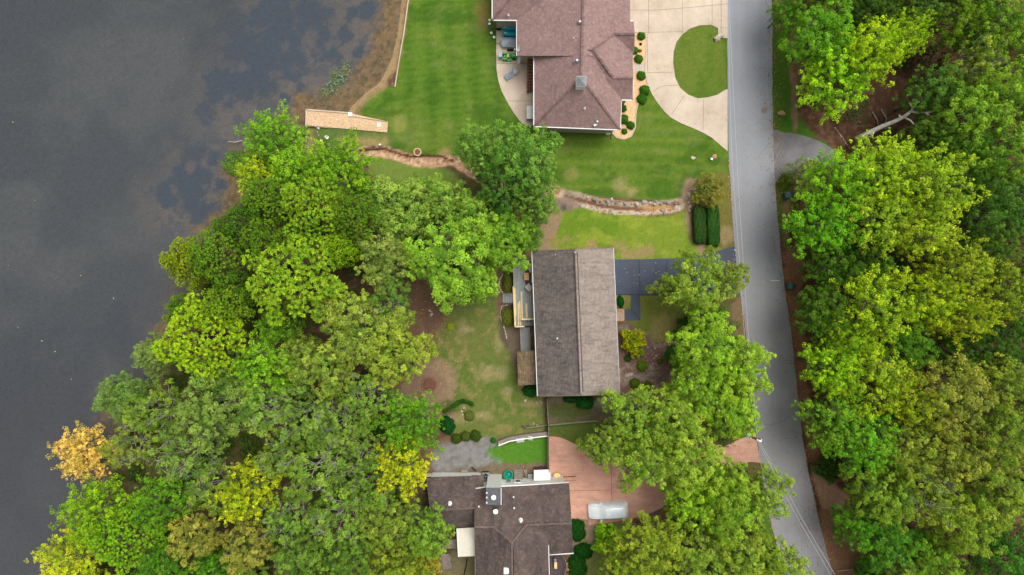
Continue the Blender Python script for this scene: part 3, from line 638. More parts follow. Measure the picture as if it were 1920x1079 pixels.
# outdoor stair under the west eave
st_ = thing('stairs', 'brown wooden stairs going down beside the west wall above the patio', 'stairs', tuple(P(995,140)))
for k in range(13):
    a = P(995.5, 112+k*5.0, 0); zz = 2.1-k*.155
    s_ = MB(); s_.box((a.x, a.y, zz), (.95,.30,.05)); s_.build('tread', M['brown_wood'], st_)
for sx_ in (-.5, .5):
    s_ = MB(); a = P(995.5,109); b_ = P(995.5,176); s_.bar((a.x+sx_, a.y, 2.15), (b_.x+sx_, b_.y, .1), .06, .28); s_.build('stringer', M['orange_wood' if sx_ < 0 else 'brown_wood'], st_)
s_ = MB(); a = P(992,108); b_ = P(992,176); s_.bar((a.x-.1, a.y, 3.05), (b_.x-.1, b_.y, 1.0), .08, .06)
for k in range(6): p_ = a.lerp(b_, k/5); s_.bar((p_.x-.1, p_.y, 2.1-k*.4+.05), (p_.x-.1, p_.y, 3.03-k*.41), .07, .07)
s_.build('handrail', M['brown_wood'], st_)
ld = MB(); a = P(992,103); ld.box((a.x+.2, a.y+.5, 2.3), (2.0,.9,.08)); ld.build('landing', M['brown_wood'], st_)

# ---- the central house with the deck
h2 = thing('house', 'central house with long grey gable roof and grey deck on its west side', 'house', tuple(P(1080,604)))
e2, r2 = 4.4, 6.9
nw, ne, se, sw = W(997.5,470.5,e2), W(1150,465,e2), W(1162,740,e2), W(1008,743,e2); rn, rs = W(1078.5,467.5,r2), W(1090,742,r2)
rA = MB(); d_ = Vector((0,0,.16)); rA.hull([nw,nw-d_,rn,rn-d_,sw,sw-d_,rs,rs-d_]); west = rA.build('roof', M['roof_stained_shade'], h2)
tag(west, 'west roof slope, streaked with stains and painted darker as in shade')
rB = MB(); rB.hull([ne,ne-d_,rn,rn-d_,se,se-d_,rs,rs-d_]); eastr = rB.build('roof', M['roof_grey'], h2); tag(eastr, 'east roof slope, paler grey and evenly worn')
rc = MB()
for dx in (-2.6, 2.6):
    rc.bar(W(1079.8+dx,474,r2)+Vector((0,0,.06)), W(1090.2+dx,736,r2)+Vector((0,0,.06)), .10, .16)
rc.build('ridge_vent', M['roof_grey_cap'], west)
rc = MB(); rc.bar(W(1079.8,472,r2)+Vector((0,0,.05)), W(1090.2,738,r2)+Vector((0,0,.05)), .28, .13); rc.build('ridge_cap', M['roof_grey'], eastr)
gt = MB(); gut(gt, nw, sw); gt.build('gutter', M['white'], h2); gt = MB(); gut(gt, ne, se); gt.build('gutter', M['metal_grey'], h2)
pieces('rake_board', [(a+Vector((0,0,-.05)), b_+Vector((0,0,-.05)), .06, .2) for a, b_ in ((nw, rn), (ne, rn), (sw, rs), (se, rs))], lambda m_, *q_: m_.bar(*q_), M['tan_siding'], h2)
wl_ = MB(); q = wallbox(wl_, [nw, ne, se, sw], -.3, e2-.2, .55)
for A, B, Rr in ((q[0], q[1], rn), (q[3], q[2], rs)):
    s = 1 if Rr is rs else -1
    wl_.hull([(A[0], A[1]+.0, e2-.25), (B[0], B[1], e2-.25), ((A[0]+B[0])/2, (A[1]+B[1])/2, r2-.35), (A[0], A[1]+s*.2, e2-.25), (B[0], B[1]+s*.2, e2-.25), ((A[0]+B[0])/2, (A[1]+B[1])/2+s*.2, r2-.35)])
wl_.build('wall', M['tan_siding'], h2)
for t_, w_, z_, hh in ((.12,1.8,1.5,2.0),(.3,1.2,2.0,1.2),(.5,.95,2.1,1.2),(.78,1.2,2.0,1.2)): window(h2, q[3], q[0], 1-t_, w_, z_, hh)
for t_ in (.15,.4,.8): window(h2, q[1], q[2], t_, 1.3, 1.2, 1.2)
for x, y, z in ((1041,478,5.6),(1045,635,5.7),(1078,474,6.9)): pipe(h2, x, y, z, .05, .3)
lean = MB(); zl = 2.7; pr = [W(969.5,660,zl-.35), W(1010,657,zl+.45), W(1010,721,zl+.45), W(971.5,723.5,zl-.35)]; lean.hull(pr+[v-d_ for v in pr]); lr = lean.build('porch_roof', M['roof_tan'], h2)
for x, y in ((973,664),(975,719)): c0 = P(x, y); pieces('porch_post', [((c0.x+.25,c0.y,-.1), (c0.x+.25,c0.y,zl-.5), .14, .14)], lambda m_, *q_: m_.bar(*q_), M['old_wood'], h2)
# ---- deck
dk_ = thing('deck', 'raised grey board deck with half rebuilt new lumber railing', 'deck', tuple(P(980,550)))
ZD = 1.3
deckpts = [W(961.5,487,ZD), W(1006,485,ZD), W(1010,599.5,ZD), W(977.5,600.5,ZD), W(978,613,ZD), W(964.5,613.5,ZD)]
b1 = MB(); b1.slab([p.xy for p in deckpts], ZD-.2, ZD); b1.build('frame', M['deck_gap'], dk_)
b2 = MB(); x = deckpts[0].x+.08
while x < deckpts[2].x-.1:
    f_ = (x-deckpts[0].x)/(deckpts[2].x-deckpts[0].x); y1 = deckpts[0].y-.03; y0 = (deckpts[5].y+.03) if x < deckpts[3].x-.08 else deckpts[3].y+.03
    xs = (deckpts[5].x-deckpts[0].x)
    b2.bar((x, y1, ZD+.02), (x+xs*.9 if x < deckpts[3].x else x+xs*.8, y0, ZD+.02), .125, .035); x += .145
b2.build('floor_boards', M['deck'], dk_)
def post(mb, px, py, z0=-.1, z1=ZD): c0 = W(px, py, ZD); mb.bar((c0.x, c0.y, z0), (c0.x, c0.y, z1), .14, .14)
pieces('deck_post', [(963,490),(963.5,530),(964.5,570),(966,611),(976,611)], post, M['old_wood'], dk_)
zr = ZD+.95
for (a, b_, w_) in (((962.5,538,zr),(966.0,613,zr),.16), ((965.5,613,zr),(983,612.5,zr),.16), ((978,599.2,zr),(1004,598.5,zr),.2)):
    r_ = MB(); r_.bar(W(*a), W(*b_), w_, .06)
    a_, c2 = W(*a), W(*b_)
    for k in range(4): p_ = a_.lerp(c2, k/3); r_.bar((p_.x, p_.y, ZD), (p_.x, p_.y, zr-.03), .09, .09)
    r_.build('railing', M['new_wood'], dk_)
r_ = MB(); r_.bar(W(974.5,485.3,zr), W(999,484.3,zr), .12, .06); r_.bar(W(974.5,485.3,ZD), W(974.5,485.3,zr), .09, .09); r_.build('railing', M['old_wood'], dk_)
for i, (a, b_, lab) in enumerate((((965,541,ZD+.07),(966.8,592,ZD+.07),'new pale board lying longest against the west edge of the deck'), ((977.5,547,ZD+.07),(979.2,598,ZD+.07),'new pale board lying mid deck, straight and longest of the inner four'),
        ((974.3,565,ZD+.07),(975.0,611,ZD+.07),'new pale board lying beside a shorter one, ending at the south railing'), ((971.8,569,ZD+.07),(972.8,611,ZD+.07),'new pale board lying tight against the west side of its neighbour'), ((986.8,569,ZD+.07),(987.8,596,ZD+.07),'short new pale board lying nearest the house wall on the deck'))):
    r_ = MB(); r_.bar(W(*a), W(*b_), .2 if i != 1 else .17, .045); tag(r_.build('lumber_board', M['new_wood']), lab, 'board', 'new lumber boards lying on the deck')
def stairs(name, label, a, b_, width, z0, z1, n, mat, smat, rail=True):
    s = thing(name, label, 'stairs', (a[0], a[1], 0)); a = Vector((a[0], a[1], 0)); b_ = Vector((b_[0], b_[1], 0)); d = (b_-a); L_ = d.length; d.normalize(); nn_ = Vector((-d.y, d.x, 0))
    ang = math.atan2(d.y, d.x)
    for k in range(n):
        p_ = a+d*(L_*(k+.5)/n); z = z0+(z1-z0)*(k+.5)/n; m_ = MB(); m_.box((p_.x, p_.y, z), (L_/n*.86, width, .05), ang); m_.build('tread', mat, s)
    for sg in (-1, 1):
        m_ = MB(); o_ = nn_*sg*(width/2+.04); m_.bar((a+o_)+Vector((0,0,z0-.05)), (b_+o_)+Vector((0,0,z1-.05)), .06, .26); m_.build('stringer', smat, s)
        if rail:
            m_ = MB(); m_.bar((a+o_)+Vector((0,0,z0+.9)), (b_+o_)+Vector((0,0,z1+.9)), .09, .06)
            for k in (0, .5, 1): p_ = a.lerp(b_, k)+o_; zz = z0+(z1-z0)*k; m_.bar(p_+Vector((0,0,zz)), p_+Vector((0,0,zz+.88)), .08, .08)
            m_.build('handrail', smat, s)
    return s
a = P(963,559); b_ = P(942.5,559.5); stairs('stairs', 'grey steps going down west from the deck between two juniper beds', (a.x+.1,a.y), (b_.x,b_.y), 1.1, 1.15, .1, 7, M['deck'], M['old_wood'])
a = W(978,606,1.2); b_ = W(1004,605.5,1.2); stairs('stairs', 'grey steps dropping east behind the south railing of the deck', (a.x,a.y), (b_.x,b_.y), .72, 1.15, .2, 7, M['deck'], M['old_wood'], False)
bw = thing('boardwalk', 'narrow grey boardwalk from the deck to the small tan porch roof', 'boardwalk', tuple(P(983,637)))
m_ = MB(); pts = [W(975,614,.5), W(993,614,.5), W(994.5,661,.5), W(977,662,.5)]; m_.slab([p.xy for p in pts], .35, .5); m_.build('frame', M['deck_gap'], bw)
m_ = MB()
for k in range(9): x0 = pts[0].x+.07+k*.125; m_.bar((x0, pts[0].y-.02, .52), (x0+.12, pts[2].y+.02, .52), .105, .03)
m_.build('floor_boards', M['deck'], bw)
for x0, x1 in ((975,977),(993,994.5)):
    m_ = MB(); a = W(x0,615,1.3); b_ = W(x1,660,1.3); m_.bar(a, b_, .09, .06)
    for k in (0,.5,1): p_ = a.lerp(b_, k); m_.bar((p_.x,p_.y,.5), (p_.x,p_.y,1.28), .08, .08)
    m_.build('handrail', M['old_wood'], bw)
# deck furniture
ct = thing('coffee_table', 'honey coloured wooden coffee table on the dark deck rug', 'table', tuple(W(987,519,ZD)))
def tbl(root, c, lx, ly, h, mat, rz=0, leg=.06):
    m_ = MB(); m_.box((c.x, c.y, c.z+h), (lx, ly, .06), rz); m_.build('table_top', mat, root, bevel=.01)
    for i, j in ((-1,-1),(1,-1),(1,1),(-1,1)):
        m_ = MB(); X_, Y_ = i*(lx/2-leg), j*(ly/2-leg); m_.box((c.x+X_*math.cos(rz)-Y_*math.sin(rz), c.y+X_*math.sin(rz)+Y_*math.cos(rz), c.z+h/2-.015), (leg, leg, h-.03), rz); m_.build('leg', mat, root)
tbl(ct, W(987,519,ZD+.04), .6, .9, .42, M['honey_wood'])
m_ = MB(); m_.slab([W(x,y,ZD+.04).xy for x,y in ((983,491),(1001,490),(1003,534),(984.5,534))], ZD+.038, ZD+.055); tag(m_.build('rug', M['rug']), 'dark outdoor rug lying under the coffee table on the deck', 'rug')
def armchair(label, c, rz, w_=.75, d2=.75, name='armchair', cat='chair', group=None):
    s = thing(name, label, cat, tuple(c), group); s.rotation_euler = (0,0,0); co, si = math.cos(rz), math.sin(rz)
    def B(nm, x, y, z, dx, dy, dz, mt, bv=.04): m_ = MB(); m_.box((c.x+x*co-y*si, c.y+x*si+y*co, c.z+z), (dx,dy,dz), rz); m_.build(nm, mt, s, bevel=bv)
    B('seat', 0, 0, .36, w_, d2-.12, .16, M['cushion']); B('backrest', 0, -d2/2+.05, .6, w_, .14, .4, M['cushion'])
    for sg in (-1,1): B('armrest', sg*(w_/2+.03), 0, .45, .08, d2, .1, M['metal_grey'], .01)
    for i, j in ((-1,-1),(1,-1),(1,1),(-1,1)): B('leg', i*(w_/2), j*(d2/2-.06), .14, .06, .06, .28, M['metal_grey'], 0)
armchair('beige cushioned armchair turned diagonally south of the coffee table', W(992.2,539.5,ZD+.05), math.radians(-45), .72, .72, group='deck seats')
armchair('beige armchair half hidden under the eave north of the coffee table', W(997,505,ZD+.06), math.radians(25), .7, .7, group='deck seats')
armchair('pale sofa almost hidden under the eave beside the coffee table', W(1000,521,ZD+.06), math.radians(90), 1.25, .7, 'sofa', 'sofa', 'deck seats')
# east porch steps
pc = thing('porch', 'orange wooden porch with board floor at the east door', 'porch', tuple(P(1163,591)))
pts = [W(1153,580.5,.4), W(1170,580.5,.4), W(1170.5,602,.4), W(1153,602,.4)]
m_ = MB(); m_.slab([p.xy for p in pts], .1, .38); m_.build('frame', M['brown_wood'], pc)
m_ = MB()
for k in range(9): x0 = pts[0].x+.08+k*.128; m_.bar((x0, pts[0].y-.03, .4), (x0+.02, pts[2].y+.03, .4), .108, .04)
m_.build('floor_boards', M['cushion'] if False else pmat('pale_floor_boards', (206,176,146), .7, .2, 3), pc)
for yy in (580.5,602):
    m_ = MB(); a = W(1157,yy,1.25); b_ = W(1169.5,yy,1.25); m_.bar(a, b_, .1, .07)
    for k in (0,.5,1): p_ = a.lerp(b_, k); m_.bar((p_.x,p_.y,.38), (p_.x,p_.y,1.2), .08, .08)
    m_.build('railing', M['orange_wood'], pc)

# ---- the brown-roofed house in the south
h3 = thing('house', 'cream house with patched dark brown roof beside the red concrete drive', 'house', tuple(P(970,985)))
e3 = 3.2
roof = MB()
hipblock2 = lambda pts: roof.hull([W(*p) for p in pts]+[W(*p)-Vector((0,0,.16)) for p in pts if p[2] < 5])
hipblock2([(889,917,e3),(1067,905.5,e3),(1075,1038,e3-.05),(1000,1044,e3-.05),(891,1044,e3-.05),(889.5,988,5.6),(1072,981,5.6)])
hipblock2([(960,1018,6.56),(962,1200,6.6),(891,960,4.66),(1026,957,4.66),(892,1200,4.2),(1033,1200,4.2),(892,1030,4.2),(1028,1030,4.2)])
hipblock2([(799,896,2.7),(892,893,2.7),(892,990,2.7),(801,990,2.7),(806,957,4.1),(892,952,4.1)])
hipblock2([(884,892,2.75),(907,892,2.75),(907,918,2.95),(884,918,2.95)])
ro3 = roof.build('roof', M['roof_brown'], h3)
pieces('ridge_cap', [(W(*a), W(*b_), .3) for a, b_ in (((890,988.3,5.62),(926,988,5.62)), ((926,988,5.62),(960,1018,6.56)), ((960,1018,6.56),(986,985,5.66)), ((986,984.5,5.66),(1072,981,5.62)), ((960,1018,6.57),(962,1190,6.6)), ((834,955.5,4.1),(891,952.5,4.12)))], cap, M['roof_brown_cap'], ro3)
c_ = MB(); c_.bar(W(962.8,1030,6.62), W(964.5,1190,6.64), .07, .16); c_.build('ridge_vent', M['black'], ro3)
vl = MB(); vl.bar(W(990,990,5.45)+Vector((0,0,.0)), W(1027,1023,4.15), .35, .05); vl.build('valley_flashing', M['roof_tan'], ro3)
pieces('gutter', [(W(*a), W(*b_)) for a, b_ in (((889,917,e3),(907,914,e3)), ((907,914,e3),(1067,905.5,e3)), ((1030,1040.5,e3),(1075.5,1038,e3)), ((1028.3,1023,4.3),(1033,1190,4.2)), ((891.5,1045,4.1),(892.5,1190,4.1)))], gut, M['white'], h3)
wl_ = MB(); wallbox(wl_, [W(*p) for p in ((889,912,e3),(1063,902,e3),(1074,1036,e3),(890,1040,e3))], -.3, e3-.18, .25)
wallbox(wl_, [W(*p) for p in ((893,1000,e3),(1029,1000,e3),(1033,1200,e3),(893,1200,e3))], -.3, 4.2, .3)
wallbox(wl_, [W(*p) for p in ((803,893,2.5),(900,893,2.5),(900,988,2.5),(803,988,2.5))], -.3, 2.55, .25)
wl_.build('wall', M['cream'], h3)
q = [W(893,917,e3), W(1066,906,e3)]
cb = MB(); a = P(928,889.5); cb.box((a.x, a.y-.95, 2.95), (1.72,1.9,5.9)); cbo = cb.build('chimney', M['chimney_siding'], h3)
cp = MB(); top = (a.x, a.y-.95); cp.box((*top, 5.93), (1.8,1.98,.06)); cp.build('chimney_cap', pmat('dark_cap',(96,98,104),.5), cbo)
cp = MB(); cp.lathe((*top, 5.96), [(.18,0),(.18,.35),(.3,.36),(.3,.5),(.05,.56)], 18); cp.build('flue', M['white'], cbo)
cp = MB()
for yy in (-.7,-.1,.45): cp.box((top[0]-.8, top[1]+yy, 6.05), (.16,.16,.16))
cp.box((top[0]+.87, top[1], 6.0), (.08,1.95,.1)); cp.build('cap_trim', M['white'], cbo)
vent(h3, 843.5, 944.5, 4.0, .17, .5, 'white'); vent(h3, 976.5, 976, 5.4, .17, .5, 'white'); 
v = MB(); a = W(929.5,955,4.5); v.lathe((a.x,a.y,4.2), [(.26,0),(.26,1.1),(.2,1.15)], 16); fl = v.build('flue_pipe', M['metal_blue'], h3)
v = MB(); v.lathe((a.x,a.y,5.35), [(.3,0),(.3,.12),(.05,.2)], 16); v.build('flue_cap', M['cream'], fl)
for x, y, z in ((898,949,4.2),(963,931.5,3.75),(964,952,4.5)): 
    v = MB(); a = W(x,y,z); v.box((a.x,a.y,z+.1), (.17,.17,.35)); v.build('vent_pipe', M['white'], h3)
v = MB(); a = W(950.5,1070,6.2); v.box((a.x,a.y,6.2), (.75,.75,.3), 0, 0); sk = v.build('skylight', M['white'], h3); v = MB(); v.box((a.x,a.y,6.37), (.6,.6,.05)); v.build('pane', M['chimney_siding'], sk)
dr = MB(); a = P(971,896.5); dr.box((a.x,a.y,1.05), (.95,.08,2.1)); do = dr.build('door', M['white'], h3); dr = MB(); dr.box((a.x,a.y+.05,1.5), (.5,.03,.7)); dr.build('pane', M['glass'], do)
mt = MB(); a = P(954,897); mt.box((a.x,a.y,1.5), (.5,.2,.6)); mt.build('utility_box', M['metal_grey'], h3)
aw = MB(); A_ = [W(856,991.5,2.95), W(891,989.5,3.25), W(893.5,1043,3.25), W(859,1044.5,2.95)]; aw.hull(A_+[v-Vector((0,0,.07)) for v in A_]); awo = aw.build('patio_awning', M['awning'], h3)
aw = MB(); aw.bar(W(857.5,1018.5,3.02), W(892.3,1016.5,3.32), .06, .05); aw.bar(A_[0]+Vector((.03,0,.02)), A_[3]+Vector((.03,0,.02)), .08, .1); aw.build('seam', M['white'], awo)
aw = MB()
for p_ in (W(860,995,2.9), W(862,1041,2.9)): aw.bar((p_.x,p_.y,-.1), (p_.x,p_.y,2.85), .1, .1)
aw.build('awning_post', M['white'], h3)
# things along its north wall
ac = thing('air_conditioner', 'square air conditioning unit with round fan grille beside the chimney', 'air conditioner', tuple(P(911,889)))
a = P(911,890); m_ = MB(); m_.box((a.x,a.y,.45), (.85,.85,.9)); m_.build('cabinet', M['metal_dark'], ac, bevel=.03)
m_ = MB(); m_.box((a.x,a.y,.93), (.95,.95,.06)); m_.build('top_panel', M['metal_grey'], ac, bevel=.02)
m_ = MB(); m_.ring((a.x,a.y,.96), .06, .36, 0, .01, 24, 0); m_.build('fan_opening', M['black'], ac)
m_ = MB()
for k in range(3): an = k*2.09+.3; m_.box((a.x+.18*math.cos(an),a.y+.18*math.sin(an),.985), (.3,.12,.01), an)
m_.lathe((a.x,a.y,.97), [(.1,0),(.1,.04)], 12); m_.build('fan_blades', M['metal_blue'], ac)
wp = thing('wading_pool', 'round green plastic tub with ridged rim against the cream wall', 'tub', tuple(P(953,888.5)))
a = P(953,889); m_ = MB(); m_.lathe(a, [(.42,0),(.55,.45),(.56,.47),(.48,.47),(.40,.12),(.0,.10)], 28); m_.build('tub', M['pool_green'], wp, smooth=True)
m_ = MB(); m_.ring((a.x,a.y,.42), .48, .60, 0, .08, 28); m_.build('rim', M['pool_green'], wp); m_ = MB(); m_.lathe((a.x+.05,a.y-.05,.11), [(.25,0),(.22,.12),(.1,.16)], 16); m_.build('lid', M['pool_green'], wp)
stp = thing('steps', 'grey wooden steps leading up to the white north door', 'steps', tuple(P(972,889)))
for k in range(5):
    a = P(972,882+k*3.6); m_ = MB(); m_.box((a.x,a.y,.1+k*.12), (.95,.26,.05)); m_.build('tread', M['old_wood'], stp)
m_ = MB()
for sg in (-.5,.5): a = P(972,880); b_ = P(972,899); m_.bar((a.x+sg,a.y,.0), (b_.x+sg,b_.y,.6), .06, .2)
m_.build('stringer', M['old_wood'], stp)
pl = thing('plank_pile', 'loose brown planks lying on orange bricks beside the grey steps', 'planks', tuple(P(986,888)))
m_ = MB(); m_.bar((*P(983,881).xy,.12), (*P(989,897).xy,.12), .25, .06); m_.bar((*P(986,880).xy,.2), (*P(986.5,893).xy,.2), .22, .05); m_.build('plank', M['old_wood'], pl)
m_ = MB()
for k in range(5): a = P(983+RND.uniform(-2,3),878+RND.uniform(-2,4)); m_.box((a.x,a.y,.07), (.22,.11,.12), RND.random()*3)
m_.build('brick', M['orange_wood'], pl)
m_ = MB(); a = P(994,892); m_.box((a.x,a.y,.3), (.55,.6,.6)); bx_ = thing('storage_box', 'grey storage box between the planks and the white lean-to', 'box', (a.x,a.y,0)); m_.build('body', M['metal_grey'], bx_, bevel=.03); m_ = MB(); m_.box((a.x,a.y,.63), (.6,.65,.05)); m_.build('lid', M['metal_grey'], bx_, bevel=.01)
ls = thing('lean_to', 'white lean-to bin shelter open at its front by the fence end', 'shelter', tuple(P(1015,890)))
A_ = [W(1001,882,1.3), W(1031,880.5,1.3), W(1032,901,1.9), W(1001,902,1.9)]; m_ = MB(); m_.hull(A_+[v-Vector((0,0,.06)) for v in A_]); m_.build('roof', M['white'], ls)
m_ = MB()
for x in (1001.5,1031): m_.box((P(x,889).x, P(x,889).y, .6), (.06,1.3,1.2))
m_.build('wall', M['white'], ls)
m_ = MB(); a = P(1013,877.5); m_.box((a.x,a.y,.3), (.55,.4,.6), .2); m_.box((a.x-.6,a.y,.25), (.3,.3,.5)); m_.box((a.x+.55,a.y,.25), (.4,.35,.5), .4); tag(m_.build('junk_bins', pmat('maroon_plastic', (84,44,56), .5)), 'dark maroon bins standing at the front of the white lean-to', 'bins')
tk = thing('barrel', 'pale yellow lidded drum on the red concrete by the house corner', 'drum', tuple(P(1044,890)))
a = P(1043.5,890); m_ = MB(); m_.lathe(a, [(.38,0),(.44,.1),(.46,.45),(.42,.55)], 20, 0, .75); m_.build('drum', M['yellow'], tk, smooth=True); m_ = MB(); m_.lathe((a.x,a.y,.55), [(.44,0),(.44,.05),(.2,.1)], 20, 0, .75); m_.build('lid', M['yellow'], tk)
m_ = MB(); m_.bar((*P(1056,894.5).xy,.07), (*P(1079,893.5).xy,.07), .1, .06); tag(m_.build('timber', M['brown_wood']), 'thin dark timber strip lying on the red concrete drive', 'timber')
m_ = MB(); m_.bar((*P(884,876).xy,.1), (*P(893,883.5).xy,.1), .2, .12); tag(m_.build('timber', M['metal_dark']), 'short black timber lying in the gravel by the cream fence', 'timber')
m_ = MB(); m_.box((*P(871,883).xy,.1), (.8,.35,.2), .05); tag(m_.build('stone_slab', M['rock_grey']), 'flat tan stone slab beside the cream fence', 'slab')
# low cream fence, north-west of the annex
def fence(name, label, pts, h, mat, w_=.06, cat='fence', posts=2.4, rails=0, gap=None, z0=0):
    f = thing(name, label, cat, tuple(P(*pts[0]))); pw = [P(*p) for p in pts]; pm_ = MB()
    for a, b_ in zip(pw[:-1], pw[1:]):
        if rails:
            for k in range(rails): z = z0+h*(.35+.6*k/max(1,rails-1)); pm_.bar((a.x,a.y,z), (b_.x,b_.y,z), w_, .14)
        else: pm_.bar((a.x,a.y,z0+h/2), (b_.x,b_.y,z0+h/2), w_, h)
    pm_.build('rail' if rails else 'panel', mat, f)
    for a, b_ in zip(pw[:-1], pw[1:]):
        n_ = max(1, round((b_-a).length/posts))
        for k in range(n_+(b_ is pw[-1])):
            p_ = a.lerp(b_, k/n_); m_ = MB(); m_.bar((p_.x,p_.y,-.1), (p_.x,p_.y,z0+h+.06), .13, .13); m_.build('post', mat, f)
    return f
fence('fence', 'low cream board fence along the north side of the annex', [(800,889),(830,887),(860,890),(902,888)], 1.1, M['cream'], .12)
fence('fence', 'tall weathered board fence running south from the central house corner', [(1024.5,746),(1027.5,800),(1028,860),(1029.5,903)], 1.5, M['old_wood'], .06)
fence('fence', 'low rail fence with a rotten end west of the tall board fence', [(988,801.5),(1006,799),(1026,796)], .5, M['old_wood'], .1, rails=2)
fence('fence', 'low timber rail fence east of the tall board fence', [(1030,796),(1070,792),(1120,788)], .6, M['old_wood'], .12, rails=2)
lg = MB(); lg.tube([P(978,799)+Vector((0,0,.15)), P(985,801)+Vector((0,0,.22)), P(994,802)+Vector((0,0,.15))], [.05,.18,.12], 8); lg.tube([P(986,800)+Vector((0,0,.2)), P(992,796)+Vector((0,0,.4)), P(990,794)+Vector((0,0,.35))], [.06,.04,.02], 6)
tag(lg.build('driftwood', pmat('grey_driftwood', (108,96,92), .9), smooth=True), 'dark weathered driftwood log at the end of the low rail fence', 'driftwood')
rw = thing('retaining_wall', 'curved grey timber retaining wall above the bright grass patch', 'retaining wall', tuple(P(935,828)))
pts = [(935,829),(955,821),(985,816),(1005,813.5),(1027,811)]
for (a, b_) in zip(pts[:-1], pts[1:]):
    m_ = MB(); A = P(*a); B = P(*b_); m_.bar((A.x,A.y,.35), (B.x,B.y,.35), .45, .7); m_.build('timber_tier', M['old_wood'], rw)
m_ = MB()
for (a, b_) in zip(pts[:-1], pts[1:]): A = P(*a); B = P(*b_); m_.bar((A.x,A.y-.28,.8), (B.x,B.y-.28,.8), .12, .1)
m_.bar((*P(936,830).xy,.8), (*P(937,834).xy,.1), .1, .1)
m_.build('top_rail', M['cream'], rw)
for x0,y0,x1,y1,lb in ((967.5,824,982,821.5,'large white board leaning on the retaining wall above the grass'),(989,818.5,998,819,'smaller white board leaning crookedly on the retaining wall')):
    m_ = MB(); A = P(x0,y0); B = P(x1,y1); m_.hull([(A.x,A.y+.15,.75),(B.x,B.y+.15,.75),(A.x+.08,A.y-.45,.02),(B.x+.08,B.y-.5,.02),(A.x,A.y+.19,.75),(B.x,B.y+.19,.75),(A.x+.08,A.y-.4,.0),(B.x+.08,B.y-.45,.0)]); tag(m_.build('white_board', M['white']), lb, 'board')
# south-west wooden stairs, hose, round dark deck
a = P(838,1030); b_ = P(839.5,1066); stairs('stairs', 'weathered grey wooden stairs going down south past the cream awning', (a.x,a.y), (b_.x,b_.y), 1.15, 1.6, .15, 11, M['old_wood'], M['old_wood'])
ldg = thing('landing', 'weathered wooden landing between the awning and the wooden stairs', 'landing', tuple(P(845,1022)))
m_ = MB(); m_.slab([W(x,y,1.65).xy for x,y in ((829,1012),(860,1012),(860,1029),(829,1029))], 1.5, 1.6); m_.build('frame', M['deck_gap'], ldg)
m_ = MB()
for k in range(14): x0 = W(829,1012,1.65).x+.08+k*.145; m_.bar((x0, W(0,1012,1.65).y, 1.62), (x0, W(0,1029,1.65).y, 1.62), .12, .035)
m_.build('floor_boards', M['old_wood'], ldg)
m_ = MB(); 
for x,y in ((830,1014),(859,1014),(830,1028)): c0=W(x,y,1.5); m_.bar((c0.x,c0.y,-.1),(c0.x,c0.y,1.5),.12,.12)
m_.build('support_posts', M['old_wood'], ldg)
hz_ = MB(); hz_.tube([(*P(x,y).xy,z) for x,y,z in ((876,1046,.5),(875,1056,.12),(873,1066,.08),(870,1078,.06),(872,1095,.06))], .07, 8); tag(hz_.build('drain_hose', M['black'], smooth=True), 'black corrugated drain hose on the bare soil south of the awning', 'hose')
dkr = thing('deck', 'dark brown curved deck tucked into the corner of the southern house', 'deck', tuple(P(1046,1065)))
pts = [(1031,1042),(1052,1040),(1058,1046),(1062,1056),(1062,1068),(1058,1080),(1050,1092),(1033,1098)]
m_ = MB(); m_.slab([W(x,y,.6).xy for x,y in pts], .3, .6); m_.build('platform', M['deck_dark'], dkr)
m_ = MB(); rp = [W(x,y,1.5) for x,y in pts[1:7]]
for a, b_ in zip(rp[:-1], rp[1:]): m_.bar(a, b_, .07, .06); m_.bar((a.x,a.y,.6), (a.x,a.y,1.5), .06, .06)
m_.build('railing', M['new_wood'] if False else M['old_wood'], dkr)
m_ = MB(); 
c0 = W(1041.5,1058,.6); bn_ = thing('bench', 'pale wooden bench on the dark curved deck', 'bench', tuple(c0)); m_.box((c0.x,c0.y,1.02), (.35,.8,.06)); m_.build('seat', M['new_wood'], bn_)
for sg in (-.32,.32): m_ = MB(); m_.box((c0.x,c0.y+sg,.8), (.3,.07,.4)); m_.build('leg', M['metal_dark'], bn_)
gr_ = thing('grill', 'small grey covered grill under the eave on the dark deck', 'grill', tuple(W(1040,1047,.6))); c0 = W(1040.5,1047,.6); m_ = MB(); m_.box((c0.x,c0.y,1.15), (.4,.55,.5), .2, 0, .7); m_.build('hood', M['metal_grey'], gr_, bevel=.05); m_ = MB()
for i,j in ((-1,-1),(1,1),(1,-1),(-1,1)): m_.bar((c0.x+i*.15,c0.y+j*.2,.6),(c0.x+i*.15,c0.y+j*.2,.95),.04,.04)
m_.build('legs', M['metal_dark'], gr_)
pt = thing('flower_pot', 'terracotta pots grouped outside the curved deck railing', 'pots', tuple(P(1066,1058)))
for x,y,r in ((1065,1056,.2),(1066.5,1061,.24),(1065,1066,.18)): m_ = MB(); a = P(x,y); m_.lathe(a, [(r*.7,0),(r,.35),(r*1.1,.36),(r*1.1,.42),(r*.8,.40)], 14); m_.build('pot', M['orange_wood'], pt)
# roof corner of an outbuilding west of the annex
sh = thing('shed', 'small dark shed almost hidden by the trees west of the annex', 'shed', tuple(P(778,968)))
m_ = MB(); m_.hull([W(x,y,2.3) for x,y in ((766,958),(796,957),(797,982),(767,983))]+[W(769,970,2.9),W(794,969,2.9)]); m_.build('roof', pmat('shed_roof',(86,92,92),.7), sh); m_ = MB(); wallbox(m_, [W(x,y,2.3) for x,y in ((766,958),(796,957),(797,982),(767,983))], -.2, 2.28, .2); m_.build('wall', M['tan_siding'], sh)

